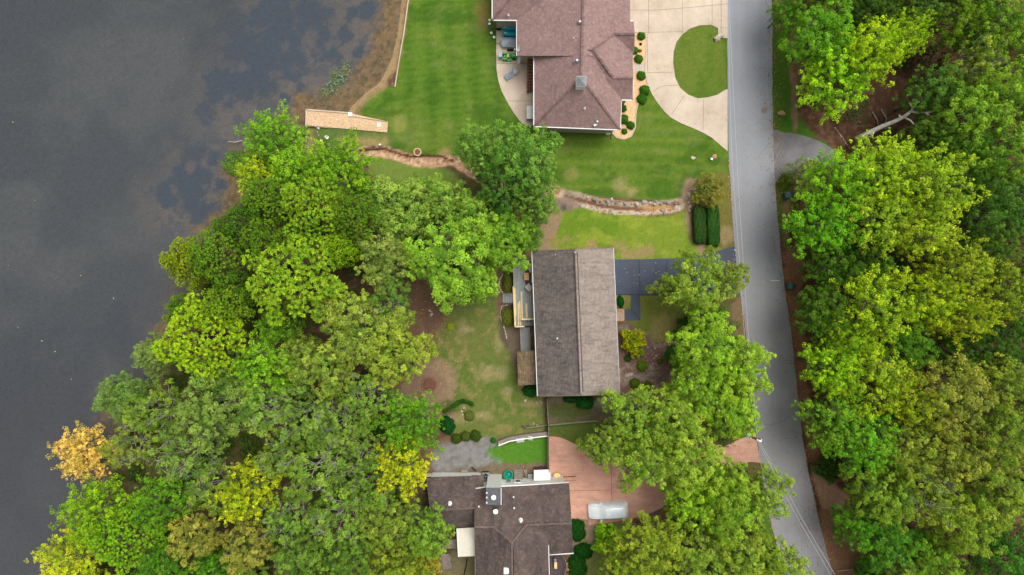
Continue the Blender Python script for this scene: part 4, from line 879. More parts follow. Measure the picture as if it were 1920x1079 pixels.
# ---- covered car
car = thing('covered_car', 'car under a fitted silver cover parked on the red concrete', 'car', tuple(P(1139,954.5)))
prof = [(-2.5,.50,.50,.30,.62),(-2.44,.72,.86,.55,.80),(-2.2,.84,.96,.70,.84),(-1.7,.9,1.0,.92,.80),(-1.25,.92,1.02,1.02,.76),(-1.0,.94,1.03,1.16,.73),(-.55,.95,1.03,1.55,.69),(-.2,.95,1.03,1.70,.68),(.4,.95,1.03,1.74,.68),(1.2,.95,1.03,1.73,.68),(1.85,.93,1.02,1.68,.66),(2.1,.90,1.0,1.55,.64),(2.36,.86,.97,1.15,.64),(2.5,.74,.88,.75,.60),(2.54,.60,.62,.35,.5)]
rows = []; cm = P(1139,954.5); rz_ = math.radians(3.4); rw_ = random.Random(3)
for x, zb, wb, zt, wt in prof:
    zm = min(.95, zt*.86)
    sec = [(-wb*1.02,.04),(-wb,.35),(-wb*.985,zm*.8),(-wb*.93,zm),(-(wt+.5*(wb-wt)),(zm+zt)*.52),(-wt,zt*.965),(-wt*.55,zt),(0,zt*1.012),(wt*.55,zt),(wt,zt*.965),(wt+.5*(wb-wt),(zm+zt)*.52),(wb*.93,zm),(wb*.985,zm*.8),(wb,.35),(wb*1.02,.04)]
    rows.append([(x+rw_.uniform(-.015,.015), y+rw_.uniform(-.012,.012), max(.03, z+rw_.uniform(-.012,.012))) for y, z in sec])
vs = [v for r in rows for v in r]; k_ = 15; fs = [(i*k_+j, i*k_+j+1, (i+1)*k_+j+1, (i+1)*k_+j) for i in range(len(rows)-1) for j in range(k_-1)]
fs += [tuple(range(k_)), tuple((len(rows)-1)*k_+j for j in range(k_))[::-1]]
def xf(v): return (cm.x+v[0]*math.cos(rz_)-v[1]*math.sin(rz_), cm.y+v[0]*math.sin(rz_)+v[1]*math.cos(rz_), v[2])
cv = MB(); cv.add([xf(v) for v in vs], fs); cvo = cv.build('cover', M['silver'], car, smooth=True, subsurf=2)
cvo.modifiers[0].subdivision_type = 'CATMULL_CLARK'
sm = MB()
for yy in (-.62,.62): sm.tube([xf((x, yy*(1 if x > -.6 else 1.15), z+.015)) for x, z in ((-2.2,.70),(-1.3,1.0),(-1.0,1.12),(-.5,1.52),(0,1.69),(1.8,1.66),(2.1,1.5))], .022, 6)
sm.tube([xf((2.02, y, 1.60)) for y in (-.62,0,.62)], .02, 6); sm.build('cover_seam', pmat('cover_seam', (225,228,234), .5), car, smooth=True)
for sg in (-1,1):
    m_ = MB(); c0 = xf((-.95, sg*1.08, 1.02)); m_.lathe((c0[0],c0[1],c0[2]-.12), [(.02,0),(.13,.05),(.15,.12),(.1,.2),(.01,.23)], 10, 0, .8); m_.build('mirror_bulge', M['silver'], car, smooth=True)
wh = MB()
for x in (-1.5,1.5):
    for sg in (-1,1):
        c0 = Vector(xf((x, sg*.82, .31))); d0 = Vector(xf((x, sg*.90, .31))); 
        wh.tube([c0, d0], .3, 16)
wh.build('wheels', M['rubber'], car)

# ---- patio things
lc = thing('lounge_chair', 'grey slatted sun lounger standing alone on the pale patio', 'sun lounger', tuple(P(958.5,141)))
c0 = P(958.5,141.5); rz_ = math.radians(33); co, si = math.cos(rz_), math.sin(rz_)
def LP(x, y, z): return Vector((c0.x+x*co-y*si, c0.y+x*si+y*co, z))
m_ = MB()
for sg in (-.32,.32): m_.bar(LP(-.85,sg,.38), LP(.35,sg,.38), .05, .05); m_.bar(LP(.35,sg,.38), LP(.85,sg,.75), .05, .05)
m_.build('frame', M['metal_blue'], lc)
m_ = MB()
for k in range(10): m_.bar(LP(-.8+k*.12,-.3,.41), LP(-.8+k*.12,.3,.41), .09, .02)
m_.build('seat', M['metal_blue'], lc); m_ = MB()
for k in range(6): m_.bar(LP(.4+k*.085,-.3,.44+k*.065), LP(.4+k*.085,.3,.44+k*.065), .08, .02)
m_.build('backrest', M['metal_grey'], lc)
for x,y in ((-.75,-.3),(-.75,.3),(.4,-.3),(.4,.3)): m_ = MB(); m_.bar(LP(x,y,.05), LP(x,y,.37), .05, .05); m_.build('leg', M['metal_blue'], lc)
cb = thing('cabinet', 'white patio cabinet against the wall at the south patio end', 'cabinet', tuple(P(993,214))); a = P(993,215)
m_ = MB(); m_.box((a.x,a.y,.5), (.7,1.5,1.0)); m_.build('body', M['metal_grey'], cb); m_ = MB(); m_.box((a.x,a.y,1.03), (.78,1.62,.06)); m_.build('lid', M['white'], cb, bevel=.02); m_ = MB(); m_.box((a.x-.39,a.y,.6), (.03,.3,.04)); m_.build('handle', M['metal_dark'], cb)
def hullboat(root, cx, cy, L_, w_, h, mat, z0=.45, name='cover', nose=-1):
    vs = []; fs = []; n_ = 11; 
    for i in range(n_):
        t = i/(n_-1); x = -L_/2+L_*t; f = min(1, .42+1.4*t) if nose < 0 else 1; f = f*(1-.25*max(0,t-.85)/.15); zt = h*(.62+.38*math.sin(math.pi*min(1,.25+t*.8)))
        for y, z in ((-1,.0),(-1.0,.45),(-.82,.8),(-.4,.97),(0,1.05),(.4,.97),(.82,.8),(1,.45),(1,.0)): vs.append((cx+x, cy+y*w_/2*f, z0+z*zt+RND.uniform(-.01,.01)))
    for i in range(n_-1):
        for j in range(8): fs.append((i*9+j, i*9+j+1, i*9+j+10, i*9+j+9))
    fs += [tuple(range(9)), tuple((n_-1)*9+j for j in range(9))]; m_ = MB(); m_.add(vs, fs); return m_.build(name, mat, root, smooth=True, subsurf=1)
for (y, lab, w_) in ((57.2,'teal covered watercraft on the trailer, the one nearer the house wall',.66),(67.3,'teal covered watercraft on the trailer, the one nearer the grey boat',.62)):
    a = P(957.5,y); wc = thing('covered_watercraft', lab, 'watercraft', tuple(a), 'teal covered watercraft'); hullboat(wc, a.x, a.y, 2.1, w_, .62, M['teal'], .42)
    m_ = MB(); m_.box((a.x-.65,a.y,1.04 if y<60 else 1.03), (.26,.12,.03)); m_.build('label_patch' if False else 'cover_patch', M['white'], wc)
    m_ = MB(); m_.hull([(a.x-.9,a.y-.15,.25),(a.x-.9,a.y+.15,.25),(a.x+1,a.y-.25,.25),(a.x+1,a.y+.25,.25),(a.x-.95,a.y,.45),(a.x+1,a.y-.25,.44),(a.x+1,a.y+.25,.44)]); m_.build('hull', M['black'], wc)
tl = thing('boat_trailer', 'black trailer with tongue and jockey wheel reaching onto the grass', 'trailer', tuple(P(935,56)))
m_ = MB(); a = P(914,56); b_ = P(970,60); m_.bar((a.x,a.y,.42), (b_.x,b_.y+.1,.3), .1, .08); m_.bar((a.x+2.0,a.y-.9,.22), (b_.x,b_.y-.9,.22), .07, .07); m_.bar((a.x+2.0,a.y+.35,.22), (b_.x,a.y+.35,.22), .07, .07); m_.bar((a.x+2.2,a.y-1.0,.22),(a.x+2.2,a.y+.4,.22),.07,.07); m_.build('frame', M['metal_dark'], tl)
m_ = MB(); a = P(935,55.3); m_.tube([(a.x-.02,a.y-.1,.62),(a.x+.02,a.y+.12,.66)], .30, 16)
m_.v = [v for v in m_.v]; m_.build('spare_wheel_hub', M['metal_grey'], tl)
m_ = MB(); m_.ring((a.x,a.y,.5), .16, .36, 0, .2, 24); m_.build('tyre', M['rubber'], tl, smooth=False)
gb = thing('covered_boat', 'small boat under a peaked pale grey cover beside the green tractor', 'boat', tuple(P(954,83)))
a = P(954,83); A_ = [(938.5,80),(939.5,76),(946,73.5),(971,73.5),(971,93.5),(943,92),(939,87)]
m_ = MB(); m_.hull([(*P(x,y).xy,.62) for x,y in A_]+[(*P(x,y).xy,.95) for x,y in ((943,81),(946,80),(962,83),(971,83))]+[(*P(x,y).xy,1.25) for x,y in ((958,83),(962,82))]); m_.build('cover', M['greycover'], gb, bevel=.03)
m_ = MB(); m_.hull([(*P(x,y).xy,.62) for x,y in ((941,79),(971,75),(971,93),(943,92))]+[(*P(x,y).xy,.25) for x,y in ((946,80),(971,79),(971,90),(947,89))]); m_.build('hull', M['metal_dark'], gb)
for x in (954,959): m_ = MB(); c0 = P(x,95.5); m_.tube([(c0.x,c0.y-.08,.2),(c0.x,c0.y+.08,.2)], .2, 14); m_.build('wheel', M['rubber'], gb)
m_ = MB(); m_.bar((*P(929,82.5).xy,.3), (*P(941,84).xy,.35), .05, .05); m_.build('tow_bar', M['metal_dark'], gb)
tc = thing('garden_tractor', 'small green garden tractor with grey rear bagger on the patio', 'tractor', tuple(P(953,108)))
c0 = P(953,108.5)
def TB(nm, x, y, z, dx, dy, dz, mt, bv=.03, rz=0): m_ = MB(); m_.box((c0.x+x,c0.y+y,z), (dx,dy,dz), rz); return m_.build(nm, M[mt], tc, bevel=bv)
TB('hood', .72,.05,.62,.62,.42,.42,'tractor_green',.08); TB('bagger', -.92,.08,.6,.42,.72,.7,'metal_grey',.05); TB('bagger_lid', -.98,.08,.97,.4,.66,.06,'greycover',.02)
TB('seat', -.05,.02,.62,.34,.4,.1,'yellow',.04); TB('backrest', -.24,.02,.78,.08,.4,.3,'black',.03); TB('chassis', .1,.03,.4,1.3,.34,.16,'tractor_green',.02); TB('mower_deck', .12,.0,.2,.8,1.05,.14,'tractor_green',.05)
for x,y,r,w_ in ((-.4,.36,.27,.2),(-.4,-.34,.27,.2),(.78,.36,.18,.14),(.78,-.30,.18,.14)):
    m_ = MB(); m_.tube([(c0.x+x,c0.y+y-w_/2,r),(c0.x+x,c0.y+y+w_/2,r)], r, 18); w0 = m_.build('wheel', M['rubber'], tc); m_ = MB(); m_.tube([(c0.x+x,c0.y+y-w_/2-.01,r),(c0.x+x,c0.y+y+w_/2+.01,r)], r*.45, 12); m_.build('hub', M['yellow'], w0)
for sg in (-.34,.36): m_ = MB(); m_.box((c0.x-.4,c0.y+sg,.62), (.62,.24,.06)); m_.build('fender', M['tractor_green'], tc, bevel=.03)
m_ = MB(); m_.ring((c0.x+.28,c0.y+.03,.86), .14, .18, 0, .03, 18); m_.bar((c0.x+.28,c0.y-.14,.87),(c0.x+.28,c0.y+.2,.87),.03,.02); m_.tube([(c0.x+.4,c0.y+.03,.55),(c0.x+.28,c0.y+.03,.87)], .02); m_.build('steering_wheel', M['black'], tc)
m_ = MB(); a = P(973.5,113); m_.hull([(a.x+i,a.y+j,z) for i,j,z in ((-.2,-.55,.06),(.25,-.55,.06),(.3,.4,.06),(-.25,.45,.06),(-.2,.3,.4),(.2,.4,.38),(.1,-.4,.3),(-.1,-.45,.25))]); tag(m_.build('plastic_bundle', M['white'], bevel=.05), 'crumpled white plastic bundle in front of the tractor hood', 'bundle')
for i,(x,y,lab) in enumerate(((918.5,40,'white round path light near the house corner gutter'),(918,47,'white round path light on the grass above the trailer tongue'),(921.5,64,'white round path light on the grass below the trailer tongue'),(926.5,72,'white round path light nearest the grey covered boat'))):
    a = P(x,y); pl_ = thing('path_light', lab, 'light', tuple(a), 'white path lights beside the patio'); m_ = MB(); m_.tube([a, a+Vector((0,0,.3))], .03); m_.build('stake', M['white'], pl_); m_ = MB(); m_.lathe((a.x,a.y,.3), [(.05,0),(.17,.03),(.14,.1),(.03,.15)], 14); m_.build('lamp_shade', M['cream'], pl_)
# boulders, boxes, wells
def rockmesh(seed, r=.5, mat='rock_pale', flat=.7):
    rr_ = random.Random(seed); m_ = MB(); pts = []
    for k in range(22):
        th = rr_.uniform(0, 6.28); ph = math.asin(rr_.uniform(-.6, 1)); q_ = r*rr_.uniform(.75, 1.1); pts.append((q_*math.cos(th)*math.cos(ph), q_*math.sin(th)*math.cos(ph)*.8, q_*math.sin(ph)*flat))
    m_.hull(pts); return m_
def boulder(px, py, r, seed, lab, mat='rock_pale', name='boulder', flat=.7):
    m_ = rockmesh(seed, r, mat, flat); o = m_.build(name, M[mat], bevel=r*.06); a = P(px, py); o.location = (a.x, a.y, gz(a.x, a.y)+r*.2); return tag(o, lab, 'boulder')
boulder(1344,73,.62,1,'large pale boulder at the grass island corner by the road'); boulder(1351,69,.42,2,'smaller pale rock touching the large island boulder')
boulder(1464,213,.55,4,'squat pale boulder on the east verge above the old asphalt apron', 'rock_rust')
boulder(1299,296.5,.34,5,'flat white stone box cover alone in the wide lawn', 'rock_pale', 'boulder', .3)
boulder(1175,704.5,.42,6,'white boulder in the mulch bed, the western of two', 'rock_pale'); boulder(1181.5,702.5,.42,8,'white boulder in the mulch bed, the eastern of two', 'rock_pale')
m_ = MB(); m_.lathe((*P(1340,293.5).xy,0), [(.28,0),(.28,.06),(.1,.09)], 16); tag(m_.build('valve_cover', M['rock_rust']), 'round tan utility cover in the lawn near the road', 'cover')
m_ = MB(); m_.box((*P(1333.5,299).xy,.12), (.22,.22,.24)); m_.box((*P(1333.5,299).xy,.25), (.28,.28,.04)); tag(m_.build('valve_box', M['white']), 'small white utility box beside the round tan cover', 'box')
wl2 = thing('well_ring', 'round tan masonry ring with rusty middle set beside the creek cut', 'fire ring', tuple(P(783,286))); a = P(783,286)
m_ = MB(); m_.ring(a, .36, .5, -.1, .2, 28); m_.build('ring', M['gravel_pad'], wl2); m_ = MB(); m_.lathe(a, [(.36,-.05),(.36,.1),(.1,.12)], 24); m_.build('lid', pmat('rust_red_cover', (134,84,70), .8), wl2)
fp = thing('fire_pit', 'round red brick fire pit in the bare brown soil', 'fire pit', tuple(P(805,722))); a = P(805,722)
for rr0, z0, nb in ((.86,.10,24),(.95,.0,26)):
    for k in range(nb): an = 2*math.pi*k/nb; m_ = MB(); m_.box((a.x+rr0*math.cos(an), a.y+rr0*math.sin(an), z0+.05), (.12,.19,.1), an+RND.uniform(-.1,.1)); m_.build('brick', M['brick'], fp)
m_ = MB(); m_.lathe(a, [(.82,-.02),(.8,.05),(.4,.08),(.05,.1)], 24); m_.build('ash_bed', M['ash'], fp)

# ---- gravel pier with white rim, walls at the shore, flag
bp = thing('gravel_pier', 'tan gravel filled pier with white rim reaching into the lake', 'pier', tuple(P(650,228)))
PO = [(576.5,207.5),(618,210),(659,213.5),(728,229),(726,249),(676,244.5),(620,240),(576,236.5)]
m_ = MB(); m_.slab([P(*p).xy for p in PO], -1.2, .12); m_.build('gravel_fill', M['gravel_pad'], bp, fix=False)
m_ = MB()
for a, b_ in (((575.5,206.8),(659,213)),((575.5,206),(574.5,239.5))): A = P(*a); B = P(*b_); m_.bar((A.x,A.y,-.35), (B.x,B.y,-.35), .16, 1.2)
m_.build('rim', M['concrete_tan'], bp); m_ = MB(); m_.box((*P(657.5,216).xy,.15), (.5,.5,.35)); m_.build('corner_block', M['white'], bp)
pieces('timber_edge', [((*P(577,236.5).xy,.05), (*P(615,240.5).xy,.05), .12, .3), ((*P(659,219.5).xy,.08), (*P(726,229.5).xy,.08), .1, .1)], lambda m_, *q_: m_.bar(*q_), M['old_wood'], bp)
m_ = MB(); m_.box((*P(711,235).xy,.14), (.5,.5,.02), .1); m_.box((*P(631.5,226).xy,.16), (.22,.16,.1), .6); m_.build('plate', M['awning'], bp)
sw_ = fence('seawall', 'thin white seawall between the beach and the mown lawn', [(768,-60),(766,0),(758,60),(748,118),(741,163)], .35, M['concrete_tan'], .12, 'seawall', 6, z0=-.2)
fence('seawall', 'weathered grey timber seawall at the shore south of the gravel pier', [(575.5,252),(574,268),(572,285)], .3, M['old_wood'], .18, 'seawall', 1.2, z0=-.15)
fence('retaining_wall', 'dark timber retaining wall above the first bend of the creek bed', [(668,282),(690,280),(718,278.5)], .35, pmat('dark_timber', (112,84,68), .9), .14, 'retaining wall', 2, z0=-.2)
fl_ = thing('garden_flag', 'red white and blue flag on a leaning pole beside the pier', 'flag', tuple(P(597,241))); a = P(597,241)
m_ = MB(); m_.tube([a, a+Vector((.15,-.25,2.0))], .03); m_.lathe((a.x,a.y,0), [(.16,0),(.16,.12),(.05,.2)], 12); m_.build('pole', M['white'], fl_)
t0 = a+Vector((.15,-.25,2.0))
m_ = MB(); m_.hull([t0+Vector((0,0,0)), t0+Vector((.14,-.35,-.1)), t0+Vector((0,0,-.4)), t0+Vector((.14,-.35,-.5)), t0+Vector((.02,0,-.2))]); m_.build('canton', M['blue'], fl_)
for k in range(4): m_ = MB(); d0 = k*.17; m_.hull([t0+Vector((.14+d0*.35,-.35-d0,-.1)), t0+Vector((.14+(d0+.17)*.35,-.35-d0-.17,-.1)), t0+Vector((.14+d0*.35,-.35-d0,-.52)), t0+Vector((.14+(d0+.17)*.35,-.35-d0-.17,-.52)), t0+Vector((.16+d0*.35,-.33-d0,-.3))]); m_.build('stripe', M['red' if k % 2 == 0 else 'white'], fl_)
for x,y,r,lab in ((613,259,.3,'round white stool on the grass strip below the pier'),(603.5,265.5,.2,'small pale yellow bucket on the grass near the flag'),(713,272.5,.14,'small white cap above the dark timber wall')):
    a = P(x,y); m_ = MB(); m_.lathe(a, [(r*.7,0),(r,.28),(r*1.02,.3),(r*.7,.33)], 14, 0, .85); tag(m_.build('stool' if r > .25 else 'bucket', M['cream' if r != .2 else 'yellow'], smooth=False), lab, 'stool' if r > .25 else 'bucket')
# ---- bins
for x,y,rz,lab in ((1472.5,368,.15,'dark green domed bin at the verge, the northern one'),(1478,537,-.1,'dark green domed bin at the verge, the southern one')):
    a = P(x,y); gb_ = thing('garbage_bin', lab, 'bin', tuple(a), 'green bins on the east verge')
    m_ = MB(); m_.box((a.x,a.y,.5), (.72,.62,1.0), rz, 0, 1.12); m_.build('body', M['bin_green'], gb_, bevel=.04)
    m_ = MB(); vs = []; fs = []
    for i in range(7):
        t = i/6; an = math.pi*t
        for sg in (-1,1): u = -.45*math.cos(an); v_ = sg*.37; vs.append((a.x+u*math.cos(rz)-v_*math.sin(rz), a.y+u*math.sin(rz)+v_*math.cos(rz), 1.02+.16*math.sin(an)))
    fs = [(2*i,2*i+1,2*i+3,2*i+2) for i in range(6)]+[tuple(2*i for i in range(7)), tuple(2*i+1 for i in range(6,-1,-1)), (0,1,13,12)]
    m_.add(vs, fs); m_.build('lid', M['bin_green'], gb_, bevel=.015)
    m_ = MB(); m_.bar((a.x+.5,a.y-.3,1.0),(a.x+.5,a.y+.3,1.0),.05,.05); m_.build('handle', M['black'], gb_)
    for sg in (-1,1): m_ = MB(); m_.tube([(a.x+.35,a.y+sg*.26,.13),(a.x+.35,a.y+sg*.34,.13)], .13, 12); m_.build('wheel', M['rubber'], gb_)
# ---- utility pole and wires
up = thing('utility_pole', 'wooden utility pole with street lamp among the trees beside the road', 'utility pole', tuple(W(1418.5,824,9.2).xy)+(0,)); a = W(1418.5,824,9.2)
m_ = MB(); m_.tube([(a.x,a.y,-.2),(a.x,a.y,9.3)], [.2,.13], 12); m_.build('pole', M['pole'], up, smooth=True)
m_ = MB(); m_.bar((a.x-.7,a.y+.1,8.9),(a.x+.7,a.y-.1,8.9),.12,.12); m_.build('crossarm', M['pole'], up)
for sg in (-.6,.0,.6): m_ = MB(); m_.lathe((a.x+sg,a.y-sg*.14,8.96 if sg else 9.3), [(.05,0),(.08,.05),(.05,.1),(.08,.14),(.03,.2)], 10); m_.build('insulator', M['white'], up)
m_ = MB(); m_.lathe((a.x-.38,a.y+.2,7.1), [(.25,0),(.28,.05),(.28,.75),(.2,.85)], 16); m_.build('transformer', pmat('pale_blue_steel', (176,202,218), .4), up)
m_ = MB(); m_.tube([(a.x,a.y,8.0),(a.x+.35,a.y-.25,8.3)], .04); m_.build('lamp_arm', M['metal_grey'], up); m_ = MB(); m_.box((a.x+.62,a.y-.35,8.32), (.7,.26,.14), -.4, 0, .7); m_.build('lamp_head', M['white'], up, bevel=.04)
WA = [(1352,-300),(1364.5,0),(1371.5,270),(1385,470),(1397,640),(1417,822)]; WB = [(1356,-300),(1367,0),(1380,270),(1392,470),(1404,640),(1420,825)]
for w_, lab in ((WA,'thin pale wire along the west road edge north of the pole, western one'),(WB,'thin pale wire along the west road edge north of the pole, eastern one'),([(1419,824),(1453,889),(1493.5,968),(1557,1077),(1640,1220)],'thin pale wire crossing the road south of the pole, western one'),([(1421,824),(1459,889),(1501,968),(1565,1077),(1650,1220)],'thin pale wire crossing the road south of the pole, eastern one')):
    m_ = MB(); sp_ = spline([(p[0],p[1],0) for p in w_], 6); n_ = len(sp_); m_.tube([W(p.x, p.y, 9.1-1.0*math.sin(math.pi*min(1,i/(n_-1)))) for i, p in enumerate(sp_)], .017, 5)
    tag(m_.build('power_line', M['wire']), lab, 'wire', 'power lines')
# ---- loose stones: white bed edging and rocky ditch
protos = []
for s_, mt in ((21,'rock_pale'),(22,'rock_pale'),(23,'rock_grey'),(24,'rock_rust'),(25,'rock_pale')):
    m_ = rockmesh(s_, .5, mt); o = m_.build('stone', M[mt], bevel=.03); protos.append(o)
used = set()
def stone(px, py, r, lab, group, which=None, sink=.15):
    k = RND.randrange(5) if which is None else RND.choice(which); o = protos[k] if k not in used else protos[k].copy()
    if k in used: C.objects.link(o)
    used.add(k); x, y = P(px, py).xy; o.location = (x, y, gz(x, y)+r*sink); o.scale = (r*2*RND.uniform(.8,1.2), r*2*RND.uniform(.8,1.2), r*2*RND.uniform(.7,1.1)); o.rotation_euler = (RND.uniform(-.3,.3), RND.uniform(-.3,.3), RND.uniform(0,6.28))
    tag(o, None, 'stone', group); o['label'] = lab; return o
for path, step in (([(945,513),(937,525),(936.5,540),(943,549)],1.9),([(960.5,571),(950,572.5),(941,574),(938.5,585),(939.5,598),(943.5,610),(948,624),(950,636)],1.9)):
    sp_ = spline(path, 20); acc = 0
    for a, b_ in zip(sp_[:-1], sp_[1:]):
        acc += (b_-a).length
        if acc > step: acc = 0; stone(b_.x+RND.uniform(-.4,.4), b_.y+RND.uniform(-.4,.4), RND.uniform(.085,.13), 'small white stone edging a juniper bed west of the deck', 'white stones edging the juniper beds', (0,1,4), .3)
cr = spline(CREEK2[1:], 12)
for k in range(210):
    p_ = cr[RND.randrange(3, len(cr))]; sgn = 1 if RND.random() < .5 else -1; off = sgn*RND.uniform(5.0, 11.5)*(1-.55*max(0,(p_.x-1235))/40)
    if sgn < 0 and RND.random() < .25: continue
    stone(p_.x+RND.uniform(-3,3), p_.y+off+(1 if sgn > 0 else -1)+RND.gauss(0,1.3), RND.choice((.08,.11,.15,.19,.26,.33)), 'pale rough rock lining the stony drainage ditch', 'rocks lining the drainage ditch', (0,1,4,3,2,3) if sgn > 0 else (2,2,3,3,4,2), .0)
for k in range(34):
    t = RND.random(); x = np.interp(t,[0,.5,1],[1318,1290,1292]); y = np.interp(t,[0,.5,1],[338,364,394]); stone(x+RND.uniform(-3,3), y+RND.uniform(-3,3), RND.uniform(.1,.22), 'pale rock in the curved row beside the clipped hedges', 'rocks in the curved row beside the hedges', (0,1,4,3))
for k in range(22):
    t = k/21; stone(1566+t*27+RND.uniform(-1,1), 240+t*38+RND.uniform(-1,1), RND.uniform(.07,.12), 'small pale stone edging the leafy slope above the asphalt apron', 'stones edging the leafy slope', (0,4,3))
for x,y,r in ((1221,657.5,.12),(1228,653.5,.16),(1230,668,.22),(1226,672,.12),(1221,676,.16),(1224,682,.12),(1226,684,.1),(1217,705,.12),(1262,643,.16),(1255,647,.3),(1265,660,.3),(1213,652,.3),(1192,743,.2),(1174,741,.2),(1169,708,.14),(1170,713,.12)):
    stone(x, y, r, 'small stone scattered in the mulch bed east of the house', 'stones scattered in the mulch bed')
for x,y,r in ((1014,754,.2),(1006,756,.14),(985,751,.2),(1000,795,.2),(870,765,.2),(866,772,.16),(902,779,.2),(868,778,.14),(806,583,.2),(809,590,.25),(1007,798,.14)):
    stone(x, y, r, 'pale stone lying loose in the worn back yard', 'loose stones in the back yard', (0,1,4))
# ---------------------------------------------------------------- vegetation
def leafmesh(name, pos, nrm, size, tint, tip, aspect=.62, seed=0, mat='leaf', tang=None):
    rs = np.random.RandomState(seed); n = len(pos)
    nrm = nrm/(np.linalg.norm(nrm, axis=1, keepdims=True)+1e-9)
    r = rs.normal(size=(n, 3)) if tang is None else tang
    t = r-(r*nrm).sum(1, keepdims=True)*nrm; t /= (np.linalg.norm(t, axis=1, keepdims=True)+1e-9); b = np.cross(nrm, t)
    s = size[:, None]
    v = np.stack([pos-t*s*.5, pos+b*s*.5*aspect, pos+t*s*.5, pos-b*s*.5*aspect], 1).reshape(-1, 3)
    f = np.arange(n*4).reshape(-1, 4); me = bpy.data.meshes.new(name); npmesh(me, v, f)
    for nm, val in (('tint', tint), ('tip', tip)):
        a = me.attributes.new(nm, 'FLOAT', 'POINT'); a.data.foreach_set('value', np.repeat(val, 4).astype(np.float32))
    me.materials.append(M[mat]); return me
def sphere(rs, n, zmin=-1):
    z = rs.uniform(zmin, 1, n); a = rs.uniform(0, 2*np.pi, n); r = np.sqrt(1-z*z); return np.stack([r*np.cos(a), r*np.sin(a), z], 1)
def spread(rs, cand, k, w=1.0):                    # best-candidate thinning: k points far from each other
    out = [cand[0]]; d = np.linalg.norm(cand-cand[0], axis=1)
    for _ in range(k-1):
        i = int(np.argmax(d*rs.uniform(.55, 1, len(d)))); out.append(cand[i]); d = np.minimum(d, np.linalg.norm(cand-cand[i], axis=1))
    return np.array(out)
